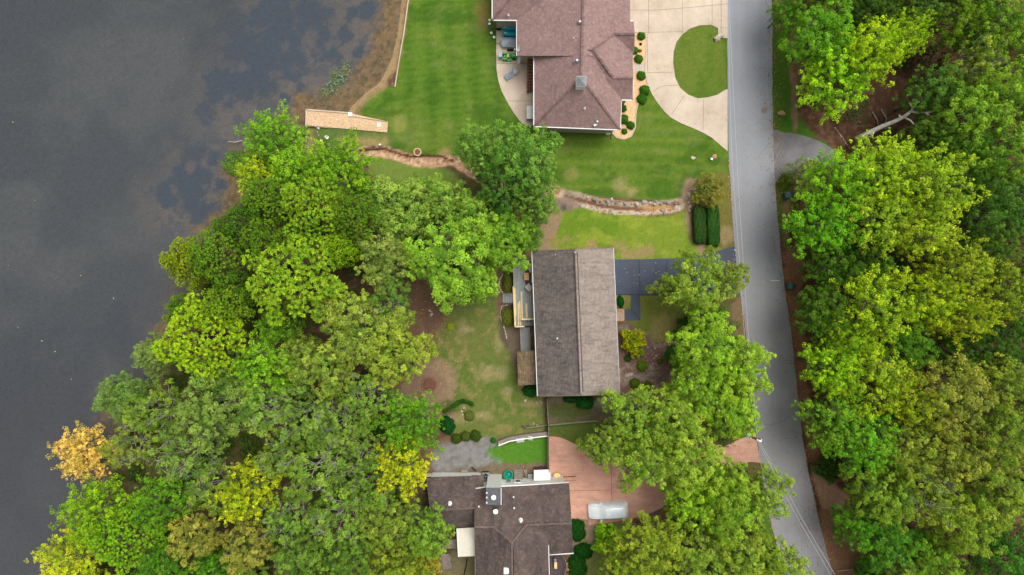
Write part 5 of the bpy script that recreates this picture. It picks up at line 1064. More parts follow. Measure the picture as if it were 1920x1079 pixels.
# every prototype: crown radius 5 m, base at z = 0
def broadleaf(seed, H_=13.0, R_=5.0, ncl=90, rc=.74, sub=7, nl=30, leaf=.18, zc=.60, hz=.36, flat=.75, lobes=5, inner=.3, upright=.0, radial=0.0, bare=0, limb=.16, bk=1.0):
    rs = np.random.RandomState(seed); ph = rs.uniform(0, 6.28, 3); am = rs.uniform(.06, .17, 3)
    rad = lambda th: R_*(.84+am[0]*np.sin(lobes*th+ph[0])+am[1]*np.sin((lobes-2)*th+ph[1])+am[2]*.6*np.sin((2*lobes+1)*th+ph[2]))
    def surf(d, s):
        th = np.arctan2(d[:, 1], d[:, 0]); rr = rad(th)*np.sqrt(np.maximum(0, 1-np.clip(d[:, 2], -1, 1)**2))**.85
        return np.stack([np.cos(th)*rr*s, np.sin(th)*rr*s, H_*zc+d[:, 2]*H_*hz*s], 1)
    c1 = surf(sphere(rs, 1500, -.45), rs.uniform(.64, 1.0, 1500)); c1 = spread(rs, c1, ncl)
    c2 = surf(sphere(rs, 300, -.6), rs.uniform(.3, .62, 300)); c2 = spread(rs, c2, int(ncl*inner)); cl = np.concatenate([c1, c2])
    ctr = np.array([0, 0, H_*(zc-.18)])
    # skeleton
    tb = MB(); fork = H_*(zc-.28); lean = rs.uniform(-.4, .4, 2)
    tb.tube([(0,0,-.2), (lean[0]*.3, lean[1]*.3, fork*.5), (lean[0], lean[1], fork), (lean[0]*1.2, lean[1]*1.2, H_*zc)], [limb*1.7, limb*1.25, limb, limb*.5], 8)
    limbs = []; nlb = 8
    for k in range(nlb):
        an = 2*np.pi*k/nlb+rs.uniform(-.3, .3); rr = rad(an)*rs.uniform(.6, .8); z1 = H_*(zc+rs.uniform(-.05, .22)); z0 = fork*rs.uniform(.75, 1.1)
        pts = [np.array([lean[0], lean[1], z0])]
        for j in range(1, 6):
            t = j/5; pts.append(np.array([lean[0]*(1-t)+math.cos(an)*rr*t**.9, lean[1]*(1-t)+math.sin(an)*rr*t**.9, z0+(z1-z0)*t**.8])+rs.normal(size=3)*.16)
        limbs.append(pts); tb.tube(pts, [limb*.75*(1-.75*j/5) for j in range(6)], 5)
    allp = np.array([p for l in limbs for p in l[1:]])
    for c in cl:
        d = np.linalg.norm(allp-c, axis=1)+.5*np.maximum(0, allp[:, 2]-c[2]+.3); p = allp[int(np.argmin(d))]; mid = (p+c)/2+rs.normal(size=3)*.12+np.array([0,0,-.1])
        tb.tube([p, mid, c+(c-p)*.05], [.045*bk, .035*bk, .015*bk], 4)
    for k in range(bare):                              # dead twigs that stick out of the crown
        th = rs.uniform(0, 6.28); d0 = surf(sphere(rs, 1, .2), np.array([.75]))[0]; e = d0*np.array([1.35,1.35,1.0])+np.array([0,0,H_*.12]); q_ = [d0, (d0+e)/2+rs.normal(size=3)*.25, e]
        tb.tube(q_, [.07,.05,.015], 4)
        for j in range(4): s_ = q_[1]*(1-j/4)+q_[2]*j/4; tb.tube([s_, s_+rs.normal(size=3)*.35+np.array([0,0,.25]), s_+rs.normal(size=3)*.7+np.array([0,0,.35])], [.03,.02,.01], 4)
    # leaves: clump > sub-clump > leaf
    P_, N_, S_, T_, K_ = [], [], [], [], []
    for c in cl:
        ct_ = np.clip(rs.normal(.5, .21), 0, 1); out = c-ctr; out /= np.linalg.norm(out)+1e-9; R0 = rc*rs.uniform(.65, 1.3); ns = max(3, int(sub*(R0/rc)**1.6))
        sd = sphere(rs, ns, -.35); sc_ = c+sd*np.array([1,1,flat])*R0*.68
        if radial: sc_ = sc_+out*rs.uniform(-radial, radial, (ns, 1))*R0*1.5
        for q_ in sc_:
            n_ = int(nl*rs.uniform(.7, 1.3)); d = sphere(rs, n_, -.45); rr = R0*.43*rs.uniform(.55, 1.1, (n_, 1)); p = q_+d*rr*np.array([1,1,.85+upright])
            P_.append(p); N_.append(d*.8+out*.25+np.array([0,0,.55])+rs.normal(size=(n_, 3))*.36); S_.append(leaf*rs.uniform(.45, 1.55, n_))
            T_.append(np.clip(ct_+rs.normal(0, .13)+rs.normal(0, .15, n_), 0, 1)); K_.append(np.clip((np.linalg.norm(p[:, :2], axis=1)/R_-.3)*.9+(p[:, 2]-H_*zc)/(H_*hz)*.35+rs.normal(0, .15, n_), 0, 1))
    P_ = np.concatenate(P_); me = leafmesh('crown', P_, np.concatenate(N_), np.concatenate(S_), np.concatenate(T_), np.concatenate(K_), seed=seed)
    return tb, me, zc*H_+H_*hz*.35
def pine(seed, H_=16.0, R_=5.0, nt_=1050, needle=.33, nn_=34):
    rs = np.random.RandomState(seed); tb = MB(); tb.tube([(0,0,-.2),(.1,0,6),(rs.uniform(-.3,.3),.2,11),(0,0,H_-.8)], [.28,.22,.15,.05], 8)
    ph = rs.uniform(0, 6.28, 2); rad = lambda th: R_*(.82+.13*np.sin(4*th+ph[0])+.1*np.sin(7*th+ph[1]))
    d = sphere(rs, 3000, -.25); s = rs.uniform(.66, 1.0, 3000); th = np.arctan2(d[:, 1], d[:, 0]); rr = rad(th)*np.sqrt(np.maximum(0, 1-d[:, 2]**2))**.8*s
    lay = .35*np.sin(rr*2.2+th*3)
    pf = spread(rs, np.stack([np.cos(th)*rr*.93, np.sin(th)*rr*.93, H_*.62+d[:, 2]*H_*.34*s+lay], 1), 56); c = []
    for q_ in pf:
        k_ = int(nt_/56*rs.uniform(.7,1.3)); dd = spread(rs, sphere(rs, 200, -.25), k_); c.append(q_+dd*np.array([1,1,.75])*rs.uniform(.7,1.0))
    c = np.concatenate(c)
    nb = 26; bt = []
    for k in range(nb):
        an = k*2.4+rs.uniform(-.2,.2); z0 = H_*(.45+.45*k/nb); rl_ = R_*(.85-.5*k/nb)*.9; q_ = [np.array([0,0,z0]), np.array([math.cos(an)*rl_*.5, math.sin(an)*rl_*.5, z0+.35]), np.array([math.cos(an)*rl_, math.sin(an)*rl_, z0+1.0])]
        tb.tube(q_, [.07,.05,.025], 5); bt += [q_[1], (q_[1]+q_[2])/2, q_[2]]
    bt = np.array(bt)
    P_, N_, S_, T_, K_, G_ = [], [], [], [], [], []
    for q_ in c:
        i = int(np.argmin(np.linalg.norm(bt-q_, axis=1))); tb.tube([bt[i], (bt[i]+q_)/2-np.array([0,0,.15]), q_], [.025,.02,.015], 4)
        ax = q_-np.array([0,0,H_*.45]); ax = ax/np.linalg.norm(ax)*.5+np.array([0,0,.8]); ax /= np.linalg.norm(ax); n_ = int(nn_*rs.uniform(.75,1.2)); d = sphere(rs, n_, -.15)
        d = d*.8+ax*.55; d /= np.linalg.norm(d, axis=1, keepdims=True); ln = needle*rs.uniform(.75, 1.15, n_)*rs.uniform(.8,1.15)
        P_.append(q_+d*(ln*.55)[:, None]); G_.append(d); N_.append(np.cross(d, rs.normal(size=(n_, 3)))+np.array([0,0,.6])); S_.append(ln)
        T_.append(np.clip(rs.normal(.5, .12)+rs.normal(0, .14, n_), 0, 1)); K_.append(np.clip(rs.uniform(.2,.9)+rs.normal(0,.1,n_), 0, 1))
    me = leafmesh('crown', np.concatenate(P_), np.concatenate(N_), np.concatenate(S_), np.concatenate(T_), np.concatenate(K_), .30, seed, 'needle', np.concatenate(G_))
    return tb, me, H_*.74
BM = {}
def proto(key, maker, bark, n, **kw):
    BM[key] = []
    for i in range(n):
        tb, me, zc = maker(100*len(BM)+i*7+3, **kw); BM[key].append([tb, me, zc, M[bark], None, kw.get('H_', 16 if maker is pine else 13)])
proto('oak', broadleaf, 'bark', 8)
proto('twiggy', broadleaf, 'bark_bleached', 3, ncl=66, rc=.75, sub=6, bare=4, inner=.15, limb=.17, flat=.7, bk=1.0)
proto('soft', broadleaf, 'bark', 3, ncl=120, rc=.72, sub=7, nl=22, leaf=.18, upright=.5, H_=11.0, flat=1.0, lobes=6)
proto('maple', broadleaf, 'bark', 4, ncl=120, rc=.66, sub=7, nl=20, leaf=.19, radial=.9, flat=.5, lobes=7, inner=.25)
proto('pine', pine, 'bark_pine', 4)
proto('shrub', broadleaf, 'bark', 3, H_=5.0, ncl=110, rc=.75, sub=7, nl=24, leaf=.24, zc=.42, hz=.5, flat=.9, inner=.1, limb=.1)
count = {}
def tree(px, py, rpx, kind, Ht, color, label, group=None, tipy=.3, cat='tree', name=None, sq=1.0, variant=None):
    V = BM[kind]; i = count.get(kind, 0) % len(V) if variant is None else variant; count[kind] = count.get(kind, 0)+1; v = V[i]
    sz = Ht/v[5]; zc = v[2]*sz; p = P(px, py, zc); R_ = rpx/15*(1-zc/HC)
    nm = name or {'oak':'broadleaf_tree','twiggy':'broadleaf_tree','soft':'broadleaf_tree','maple':'maple_tree','pine':'pine_tree','shrub':'shrub'}[kind]
    if v[4] is None:
        r = bpy.data.objects.new(nm, None); C.objects.link(r); t_ = v[0].build('trunk', v[3], r, smooth=True, fix=False); c_ = bpy.data.objects.new('crown', v[1]); C.objects.link(c_); c_.parent = r; v[4] = r
    else: r = copy_tree(v[4]); r.name = nm
    r.location = (p.x, p.y, gz(p.x, p.y) if gz(p.x, p.y) > -.4 else -.5)
    s = R_/5.0*.98; r.scale = (s, s*sq, sz); r.rotation_euler = (0, 0, RND.uniform(0, 6.28))
    col = L((color[0]*.98, color[1]*1.06, color[2]*.88) if kind == 'twiggy' and group == GW else (color[0]*1.02, color[1], color[2]*.86), LEAFK)
    for ch in r.children:
        if ch.name.startswith('crown'): ch.color = (*col, tipy)
    tag(r, label, cat, group); return r
LEAFK = 1.27
GW, GM, GE = 'trees in the lakeside woods', 'trees between the houses and the road', 'trees in the woods east of the road'
PB, PM, PD = (128,168,58), (106,148,54), (86,130,50)
OL, OM, OD, OV, TA = (138,160,84), (112,142,66), (70,112,52), (128,140,72), (140, 146, 80)
BG, YG, YL, GO, SO, GR, DG = (98,148,44), (150,178,44), (150, 172, 40), (212,184,112), (124,158,82), (122, 146, 84), (52,88,38)
T = [
# lakeside woods
(505,262,66,'maple',10,BG,'bright green shore tree just west of the gravel pier',GW,.5),
(478,330,40,'maple',9,YG,'small yellow green tree at the shore with lake weed beside it',GW,.6),
(632,322,72,'maple',12,(104,150,40),'bright green tree leaning over the upper creek bend south of the pier grass',GW,.6),
(560,335,62,'maple',12,(112,160,44),'mid green tree between the shore tree and the creek bend tree',GW,.4),
(505,375,58,'pine',13,PM,'pine just inland of the weedy shore notch',GW,.3),
(585,395,72,'pine',15,PB,'bright pine with a dark trunk showing on its southeast side',GW,.4),
(660,405,52,'pine',14,PM,'mid green pine between the bright pine and the pale soft tree',GW,.3),
(455,425,52,'pine',13,PD,'dark green pine right at the water edge below the shore notch',GW,.2),
(500,450,48,'pine',15,PM,'dense pine directly behind the dark waterside pine',GW,.3),
(352,492,52,'pine',12,(132,158,44),'yellowish pine bulging farthest west over the lake in mid photo',GW,.5),
(412,478,62,'pine',14,PM,'mid green pine next to the yellowish lake pine',GW,.3),
(440,545,42,'pine',12,PD,'short dark pine in the hollow below the yellowish lake pine',GW,.2),
(548,520,98,'pine',17,PB,'largest bright yellow green pine in the middle of the lakeside woods',GW,.6),
(640,470,36,'pine',13,(140,184,50),'small bright pine top beside the largest pine',GW,.4),
(560,455,44,'pine',13,PM,'pine filling the gap north of the largest pine',GW,.3),
(372,635,80,'pine',16,(142,180,50),'big bright pine at the shore southwest of the largest pine',GW,.6),
(425,570,46,'pine',14,PB,'bright pine between the two biggest pines',GW,.4),
(345,585,38,'pine',11,PM,'low pine at the water edge north of the big shore pine',GW,.3),
(285,668,40,'soft',9,(124,150,92),'soft grey green tree at the shore below the big shore pine',GW,.1),
(522,608,44,'maple',12,(96,144,46),'vivid green tree tucked south of the largest pine',GW,.5),
(716,490,62,'oak',14,GR,'greyish oak between the largest pine and the round light oak',GW,.3),
(850,488,96,'oak',15,(120,164,64),'large round light green oak northwest of the deck',GW,.3),
(752,392,72,'soft',10,SO,'pale soft crowned tree south of the open creek bed, western of the row',GW,.2),
(826,380,54,'soft',10,(130,166,84),'pale soft crowned tree south of the open creek bed, middle of the row',GW,.2),
(690,372,44,'soft',8,(104,138,72),'low dull green tree just south of the creek bed',GW,.1),
(790,356,30,'soft',6,(112,146,72),'low soft bushy tree touching the strip of grass below the creek',GW,.1),
(888,414,60,'soft',11,(126,164,76),'pale soft crowned tree south of the open creek bed, eastern of the row',GW,.2),
(905,278,58,'oak',13,(106,148,74),'dark glossy oak over the lawn at the end of the creek cut',GW,.2),
(985,292,74,'oak',15,(102,146,72),'tall dark oak reaching the southwest corner of the northern house',GW,.2),
(1005,375,50,'oak',12,(100,142,66),'dark oak over the creek north of the central house',GW,.2),
(940,350,56,'oak',13,OD,'shaded dark oak in the middle of the creekside cluster',GW,.1),
(945,450,64,'oak',13,(112,156,58),'mid green oak at the north end of the deck',GW,.3),
(900,530,40,'oak',11,(126,168,68),'small light oak just west of the upper juniper bed',GW,.3),
(985,440,38,'soft',8,(96,140,60),'low leafy tree by the northwest corner of the central house',GW,.2),
(672,620,84,'oak',15,(128,152,76),'broad olive oak with pale limbs west of the fire pit clearing',GW,.3),
(742,668,66,'oak',14,(134,158,70),'olive oak at the edge of the fire pit clearing',GW,.3),
(728,562,50,'twiggy',12,(106,132,66),'thin oak at the brown opening north of the fire pit clearing',GW,.2),
(610,692,62,'oak',14,(130,156,78),'oak with ragged branches south of the broad olive oak',GW,.3),
(690,742,54,'twiggy',13,(118,140,68),'thin pale limbed oak southwest of the fire pit',GW,.2),
(560,672,46,'oak',12,(122,150,72),'small oak between the vivid tree and the ragged oak',GW,.3),
(492,690,62,'maple',13,(116,168,46),'lime green tree south of the big shore pine',GW,.4),
(435,700,46,'oak',12,(104,138,70),'shaded round oak behind the big shore pine',GW,.2),
(405,768,84,'oak',15,(112,142,78),'big rounded grey green oak in the southwest woods',GW,.2),
(490,760,56,'twiggy',13,(126,150,86),'pale leaved oak just right of the big rounded grey green oak',GW,.2),
(222,745,50,'soft',9,(104,140,80),'blue green tree at the shore above the golden tree',GW,.1),
(285,775,56,'twiggy',12,(116, 136, 60),'olive tree with many bare twigs behind the golden tree',GW,.4),
(240,840,52,'twiggy',11,(118,130,58),'thin olive tree right beside the golden tree',GW,.3),
(345,845,66,'twiggy',13,(116, 136, 76),'dull olive oak with long pale limbs',GW,.2),
(150,852,56,'maple',10,GO,'golden orange tree leaning over the lake',GW,.0),
(560,785,64,'twiggy',14,(118,138,72),'open oak with brown floor showing through it, mid southwest woods',GW,.2),
(632,790,58,'twiggy',13,(114,136,70),'open crowned oak west of the bright green tree by the fire pit',GW,.2),
(590,880,72,'twiggy',15,(120,140,68),'wide thin oak with white forked limbs in the south woods',GW,.2),
(668,850,54,'twiggy',13,(112,132,66),'thin oak left of the yellow topped tree',GW,.2),
(462,925,60,'maple',13,YL,'bright yellow tree standing alone in the southwest woods',GW,.5),
(395,915,52,'twiggy',12,(122, 138, 72),'tan green oak left of the bright yellow tree',GW,.2),
(520,860,46,'twiggy',12,(124,142,70),'small dull oak above the bright yellow tree',GW,.2),
(768,800,66,'maple',11,(90,140,40),'rich green tree south of the fire pit',GW,.3),
(752,880,56,'maple',13,(158, 176, 42),'yellow tree beside the gravel parking and the annex roof',GW,.6),
(690,915,52,'twiggy',13,(112,136,66),'thin oak left of the yellow tree by the annex',GW,.2),
(182,968,74,'maple',13,(112,156,36),'bright green tree at the southwest shore',GW,.5),
(235,1010,62,'pine',14,(120,170,50),'bright pine near the bottom left shore',GW,.4),
(128,1050,62,'maple',11,(164,182,54),'yellow green tree at the bottom left corner of the woods',GW,.5),
(300,945,56,'maple',13,(92,142,42),'mid green tree inland of the southwest shore tree',GW,.3),
(365,1010,54,'oak',13,TA,'tan olive oak near the bottom edge, the left one',GW,.4),
(462,1030,54,'oak',13,(136, 144, 80),'tan olive oak near the bottom edge, the right one',GW,.4),
(300,1060,50,'oak',12,(84,136,44),'green oak at the bottom edge beside the bright pine',GW,.2),
(540,975,54,'twiggy',13,(110,136,66),'thin green oak south of the bright yellow tree',GW,.2),
(560,1050,52,'oak',13,(104,140,70),'oak at the bottom edge right of the tan olive pair',GW,.2),
(632,975,64,'twiggy',14,(122,144,70),'wide limbed oak in the bottom woods west of the annex',GW,.2),
(650,1050,54,'oak',13,(98,136,62),'green oak at the bottom edge in line with the annex',GW,.2),
(725,975,58,'oak',13,(120,146,68),'oak close to the west wall of the annex',GW,.2),
(802,1008,48,'oak',13,(116,156,66),'leafy oak overhanging the southwest annex roof',GW,.3),
(735,1050,54,'oak',12,(120,142,56),'oak at the bottom edge left of the rust tinged tree',GW,.2),
(792,1062,38,'maple',9,(136, 140, 46),'rust tinged low tree by the wooden stairs at the bottom edge',GW,.6),
(395,1075,40,'maple',10,(86,146,40),'low green tree at the bottom edge between the two tan oaks',GW,.2),
# between the houses and the road
(1312,528,68,'oak',13,(122,152,68),'grey olive oak over the dark blue driveway',GM,.3),
(1375,520,36,'oak',12,(134,154,74),'small oak crown reaching over the wires at the dark driveway mouth',GM,.3),
(1255,545,34,'oak',10,(118,140,70),'small oak crown over the middle of the dark driveway',GM,.3),
(1330,650,72,'oak',14,(124,166,60),'bright oak south of the driveway oak',GM,.4),
(1395,690,60,'oak',14,(134,174,66),'bright oak leaning over the road bend',GM,.4),
(1310,725,64,'oak',13,(118,160,58),'bright oak at the east end of the mulch bed',GM,.4),
(1375,770,62,'oak',14,(130,170,62),'bright oak above the lamp pole',GM,.4),
(1188,782,62,'oak',13,(118,152,66),'oak covering the end of the timber rail fence',GM,.3),
(1258,790,64,'oak',14,(128,160,68),'oak over the little gravel parking strip',GM,.3),
(1135,842,46,'oak',12,(122,150,70),'oak crown hanging over the north rim of the red drive',GM,.3),
(1215,866,64,'oak',14,(124,158,66),'oak over the middle of the red drive',GM,.3),
(1292,862,66,'oak',15,(134,166,72),'tall pale limbed oak in the centre of the roadside cluster',GM,.4),
(1352,900,56,'oak',14,(128,164,60),'oak between the red drive entrance and the covered drive',GM,.4),
(1295,940,56,'oak',13,(126,170,52),'bright oak east of the parked covered car',GM,.4),
(1368,962,64,'oak',14,(120,158,58),'green oak next to the straight part of the southern road',GM,.3),
(1440,925,52,'oak',13,(128,160,70),'oak limb crown reaching farthest east over the road',GM,.3),
(1225,1035,66,'oak',13,(130,154,58),'olive oak over the small southern lawn',GM,.3),
(1305,1040,62,'oak',14,(122,150,64),'oak at the bottom edge east of the small southern lawn',GM,.3),
(1385,1040,60,'oak',13,(126,154,66),'oak at the bottom edge left of the road verge',GM,.3),
(1470,1065,52,'oak',12,(128,158,64),'oak crown lying across the road at the bottom edge',GM,.3),
(1165,1062,42,'oak',11,(124,150,52),'low oak at the bottom edge beside the light green bush',GM,.3),
(1330,590,34,'soft',6,(72,110,50),'dark understory tree in the shade south of the driveway oak',GM,.1),
(1332,356,34,'soft',3.6,(112,118,62),'thin crape myrtle with pinkish tips above the clipped hedges',None,.6),
# east woods
(1546,62,72,'oak',12,(92,146,40),'rich green tree at the top beside the road verge',GE,.3),
(1480,12,34,'oak',9,(92,144,46),'low green tree at the top edge right by the road',GE,.3),
(1572,150,66,'maple',12,(126,178,38),'yellow green maple north of the fallen dead trunk, lower half',GE,.6),
(1640,95,62,'maple',14,(140, 180, 42),'yellow green maple north of the fallen dead trunk, upper half',GE,.8),
(1700,65,44,'maple',14,(130, 172, 40),'yellowest maple top near the top edge',GE,.9),
(1638,15,52,'oak',11,(66,100,38),'dark green tree at the top edge behind the yellow maple',GE,.1),
(1720,10,50,'oak',12,(86,126,58),'dull green oak at the top edge right of the yellow maple',GE,.2),
(1800,30,58,'oak',12,(96,130,40),'olive tree at the top edge above the leafy ravine',GE,.3),
(1880,50,62,'oak',15,(104,146,50),'green oak in the top right corner',GE,.3),
(1835,115,50,'twiggy',14,(132,156,74),'pale crowned oak with bare limbs near the top right',GE,.3),
(1760,170,56,'oak',12,(84,124,58),'dark round oak just above the fork of the dead trunk',GE,.2),
(1895,165,60,'oak',16,(128,168,66),'light green oak at the right edge below the corner oak',GE,.3),
(1828,215,70,'oak',15,(116,158,60),'broad oak right of the dead trunk tips',GE,.3),
(1752,262,52,'oak',12,(82,116,46),'dark oak directly below the dead trunk fork',GE,.1),
(1895,290,70,'oak',16,(108,148,56),'clumpy oak at the right edge level with the asphalt apron',GE,.2),
(1815,300,62,'oak',13,(82,128,52),'mid dark oak left of the clumpy right edge oak',GE,.2),
(1660,320,76,'maple',14,(134, 172, 48),'large yellow green maple south of the asphalt apron',GE,.7),
(1574,345,66,'maple',14,(108, 164, 40),'bright maple hanging over the northern bin',GE,.5),
(1548,420,66,'maple',13,(94, 156, 36),'vivid lime green tree between the two bins',GE,.3),
(1755,350,78,'maple',16,(124, 160, 50),'pale yellow feathery maple with many bare twigs',GE,.8),
(1650,410,74,'maple',14,(128, 162, 52),'feathery maple in the middle of the upper east woods',GE,.6),
(1740,420,66,'maple',15,(136, 166, 54),'yellow feathery maple below the pale one with bare twigs',GE,.7),
(1870,395,74,'oak',14,(72,110,48),'big dark green tree at the right edge, upper middle',GE,.1),
(1860,470,56,'oak',13,(82,114,48),'dark tree just below the big dark right edge tree',GE,.1),
(1560,505,52,'oak',11,(70,106,34),'deep green tree left of the dark opening in the woods',GE,.1),
(1620,500,60,'oak',11,(66,100,34),'deep green tree right below the feathery middle maple',GE,.1),
(1800,505,64,'maple',14,(136,160,54),'sparse yellow green maple right of the dark opening',GE,.5),
(1550,590,56,'oak',12,(76,112,38),'deep green tree south of the southern bin',GE,.1),
(1650,575,80,'maple',15,(124, 160, 40),'wide bright yellow maple opposite the dark driveway',GE,.8),
(1590,635,50,'maple',13,(118, 160, 38),'yellow maple lobe closest to the road bend',GE,.7),
(1752,560,60,'maple',15,(130, 164, 40),'bright yellow maple right of the wide yellow one',GE,.8),
(1810,590,56,'maple',15,(134, 160, 44),'golden tipped maple farthest right in the yellow group',GE,.9),
(1890,555,60,'maple',15,(120, 148, 52),'yellow green tree at the right edge beside the golden tipped maple',GE,.5),
(1700,645,60,'oak',12,(80,126,38),'green tree in the shade below the wide yellow maple',GE,.2),
(1870,650,60,'oak',13,(66,104,42),'dark tree at the right edge above the olive oak group',GE,.1),
(1790,660,40,'oak',11,(70,108,50),'dark low tree by the black gap in the right woods',GE,.1),
(1566,690,58,'maple',13,(128,176,40),'bright lime tree at the road bend in the lower east woods',GE,.5),
(1640,715,72,'maple',14,(126, 158, 44),'yellow green maple inland of the lime bend tree',GE,.7),
(1710,750,56,'maple',14,(138, 162, 48),'yellow tipped maple touching the large olive oak',GE,.7),
(1572,790,62,'maple',13,(98,144,44),'vivid green tree leaning to the lower road',GE,.4),
(1625,830,66,'maple',13,(96,156,42),'green maple behind the vivid lower roadside tree',GE,.3),
(1785,745,82,'oak',16,OV,'largest clumpy olive oak in the lower east woods',GE,.3),
(1880,715,62,'oak',16,(124,148,66),'olive oak at the right edge beside the largest olive oak',GE,.3),
(1700,840,64,'oak',14,(124,146,64),'olive oak left below the largest olive oak',GE,.3),
(1785,850,68,'oak',15,(132,146,70),'olive oak directly below the largest olive oak',GE,.3),
(1875,815,66,'oak',16,(118,146,64),'olive green oak at the right edge, lower third',GE,.3),
(1665,930,66,'oak',13,(112,146,56),'oak with open crown right of the bare clay patch',GE,.3),
(1752,930,62,'twiggy',15,(120,146,60),'thin oak with forked bare limbs in the lower right woods',GE,.3),
(1880,925,76,'oak',16,(124,152,64),'wide oak with long pale limbs at the lower right edge',GE,.3),
(1815,985,66,'oak',15,(122,150,58),'oak near the bottom right corner, the left one',GE,.3),
(1616,990,52,'oak',10,(76,130,34),'deep vivid green tree south of the bare clay patch',GE,.2),
(1672,1020,56,'oak',11,(78,134,46),'green tree at the bottom right of the deep vivid one',GE,.2),
(1750,1050,54,'oak',12,(104,146,48),'yellowish green oak at the bottom edge in the east woods',GE,.3),
(1895,1050,60,'oak',13,(72,124,50),'dark green oak in the bottom right corner',GE,.1),
(1556,880,26,'shrub',3.2,(62,96,40),'dark understory shrub between the lower road and the woods',GE,.1),
(1502,318,26,'twiggy',4.5,(112,134,86),'small sparse grey green sapling on the asphalt apron edge',None,.1),
(1615,40,46,'soft',7,(54,88,42),'shaded low tree behind the rich green roadside tree',GE,.1),
(1640,1075,34,'shrub',4,(78,130,44),'small green bush at the bottom edge beside the brown verge',None,.2),
]
for a in T:
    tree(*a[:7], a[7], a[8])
# extra crowns wholly or mostly beyond the frame edges, so that the woods go on
for x, y, r, k, h, c, lab in ((1980,80,70,'oak',15,OM,'just beyond the right edge, first from the top'),(1985,220,75,'oak',15,OM,'just beyond the right edge, second from the top'),(1980,360,75,'oak',14,OD,'just beyond the right edge, third from the top'),(1985,500,75,'oak',14,OM,'just beyond the right edge, fourth from the top'),(1975,640,70,'oak',14,OD,'just beyond the right edge, fifth from the top'),(1980,780,75,'oak',15,OV,'just beyond the right edge, sixth from the top'),(1980,930,75,'oak',15,OV,'just beyond the right edge, lowest of the row'),
    (1560,-60,70,'oak',13,OM,'just beyond the top edge, nearest the road'),(1700,-70,70,'oak',13,OM,'just beyond the top edge, middle of three'),(1840,-60,70,'oak',14,OM,'just beyond the top edge, farthest right'),(1700,1130,70,'oak',13,OM,'just beyond the bottom edge in the east woods, left'),(1850,1140,70,'oak',14,OM,'just beyond the bottom edge in the east woods, right'),
    (1300,1130,70,'oak',14,OM,'just beyond the bottom edge by the road verge'),(1180,1140,60,'oak',13,OM,'just beyond the bottom edge below the small lawn'),(740,1130,70,'oak',14,OM,'just beyond the bottom edge west of the southern house'),(600,1130,70,'oak',14,OM,'just beyond the bottom edge, second west of the southern house'),(450,1120,70,'oak',14,OM,'just beyond the bottom edge, third west of the southern house'),(300,1140,70,'oak',14,OM,'just beyond the bottom edge, inland of the corner'),(150,1140,70,'maple',12,YG,'just beyond the bottom edge nearest the lake')):
    tree(x, y, r, k, h, c, 'green tree '+lab, 'trees beyond the edges of the photo', .2)
# shrubs and clipped balls
def ballmesh(seed, box=False, n=7000, dens=.12):
    rs = np.random.RandomState(seed); d = sphere(rs, n, -.3)
    if box:
        d = sphere(rs, n, -.55); q6 = (np.abs(d[:, :2])**5).sum(1)+np.abs(d[:, 2])**5; p = d/q6[:, None]**.2; p[:, 2] = np.clip(p[:, 2], -1, 1)
        p *= (1+.05*np.sin(9*p[:, :1]+3)*np.sin(11*p[:, 1:2])+rs.normal(0, .055, (n, 1)))
    else: p = d*(1+.12*np.sin(4*d[:, :1]+seed)*np.sin(5*d[:, 1:2]+seed)+.06*np.sin(11*d[:, :1])*np.sin(9*d[:, 1:2])+rs.normal(0, .07, (n, 1)))
    t = np.clip(.5+.25*np.sin(p[:, 0]*9+seed)*np.cos(p[:, 1]*8)+rs.normal(0, .2, n), 0, 1)
    return leafmesh('foliage', p, d+rs.normal(size=(n, 3))*.55+np.array([0,0,.3]), np.full(n, dens)*rs.uniform(.6, 1.4, n), t, rs.uniform(0, 1, n), .7, seed)
balls = [ballmesh(s_) for s_ in (1, 2, 3)]; bi = 0
BALLS = ['first round clipped bush beside the house from the top of the gravel bed','small dark clipped bush tucked under the eave of the east wing','round clipped bush just above the short walk across the gravel bed','round clipped bush just below the short walk across the gravel bed','largest clipped bush at the bend of the concrete drive','clipped bush touching the largest one on its south side','small clipped bush under the eave beside the narrow gravel','second clipped bush under the eave, above the lowest two','clipped bush in the wide lower end of the gravel bed','lowest and smallest clipped bush at the tip of the gravel bed']
for (x, y, r), lab in zip(((1202,69,6.6),(1189,96,6.3),(1197,112,7.2),(1202,143,7.6),(1208,171,8.6),(1203,187,8.4),(1168,204,6.2),(1169,225,8),(1182,236,6.8),(1170.5,247,5)), BALLS):
    def bush(x, y, r, h, color, lab, group=None, name='clipped_bush', cat='bush', sq=1.0, rz=0):
        global bi
        o = thing(name, lab, cat, tuple(P(x, y)), group); f_ = bpy.data.objects.new('foliage', balls[bi % 3]); bi += 1; C.objects.link(f_); f_.parent = o
        f_.scale = (r/15, r/15*sq, h); f_.location.z = h*.25; f_.color = (*L(color), .2); f_.rotation_euler.z = rz
        m_ = MB(); g0 = P(x, y); m_.tube([(g0.x,g0.y,-.1),(g0.x,g0.y,h*.8)], .05, 6); m_.build('stem', M['bark'], o); 
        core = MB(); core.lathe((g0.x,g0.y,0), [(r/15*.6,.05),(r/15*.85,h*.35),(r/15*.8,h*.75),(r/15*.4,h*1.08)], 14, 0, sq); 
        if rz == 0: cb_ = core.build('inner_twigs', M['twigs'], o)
        return o
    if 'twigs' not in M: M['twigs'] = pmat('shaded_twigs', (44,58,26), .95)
    bush(x, y, r, r/15*1.1, (76,128,40), lab, 'clipped round bushes in the gravel bed')
bush(1201,83.5,2.2,.2,(70,60,44),'tiny dark tuft in the gravel bed between two bushes', None, 'tuft', 'plant'); bush(1199,96,4,.25,(140,120,70),'withered tuft lying in the gravel bed by the eave', None, 'tuft', 'plant', .6)
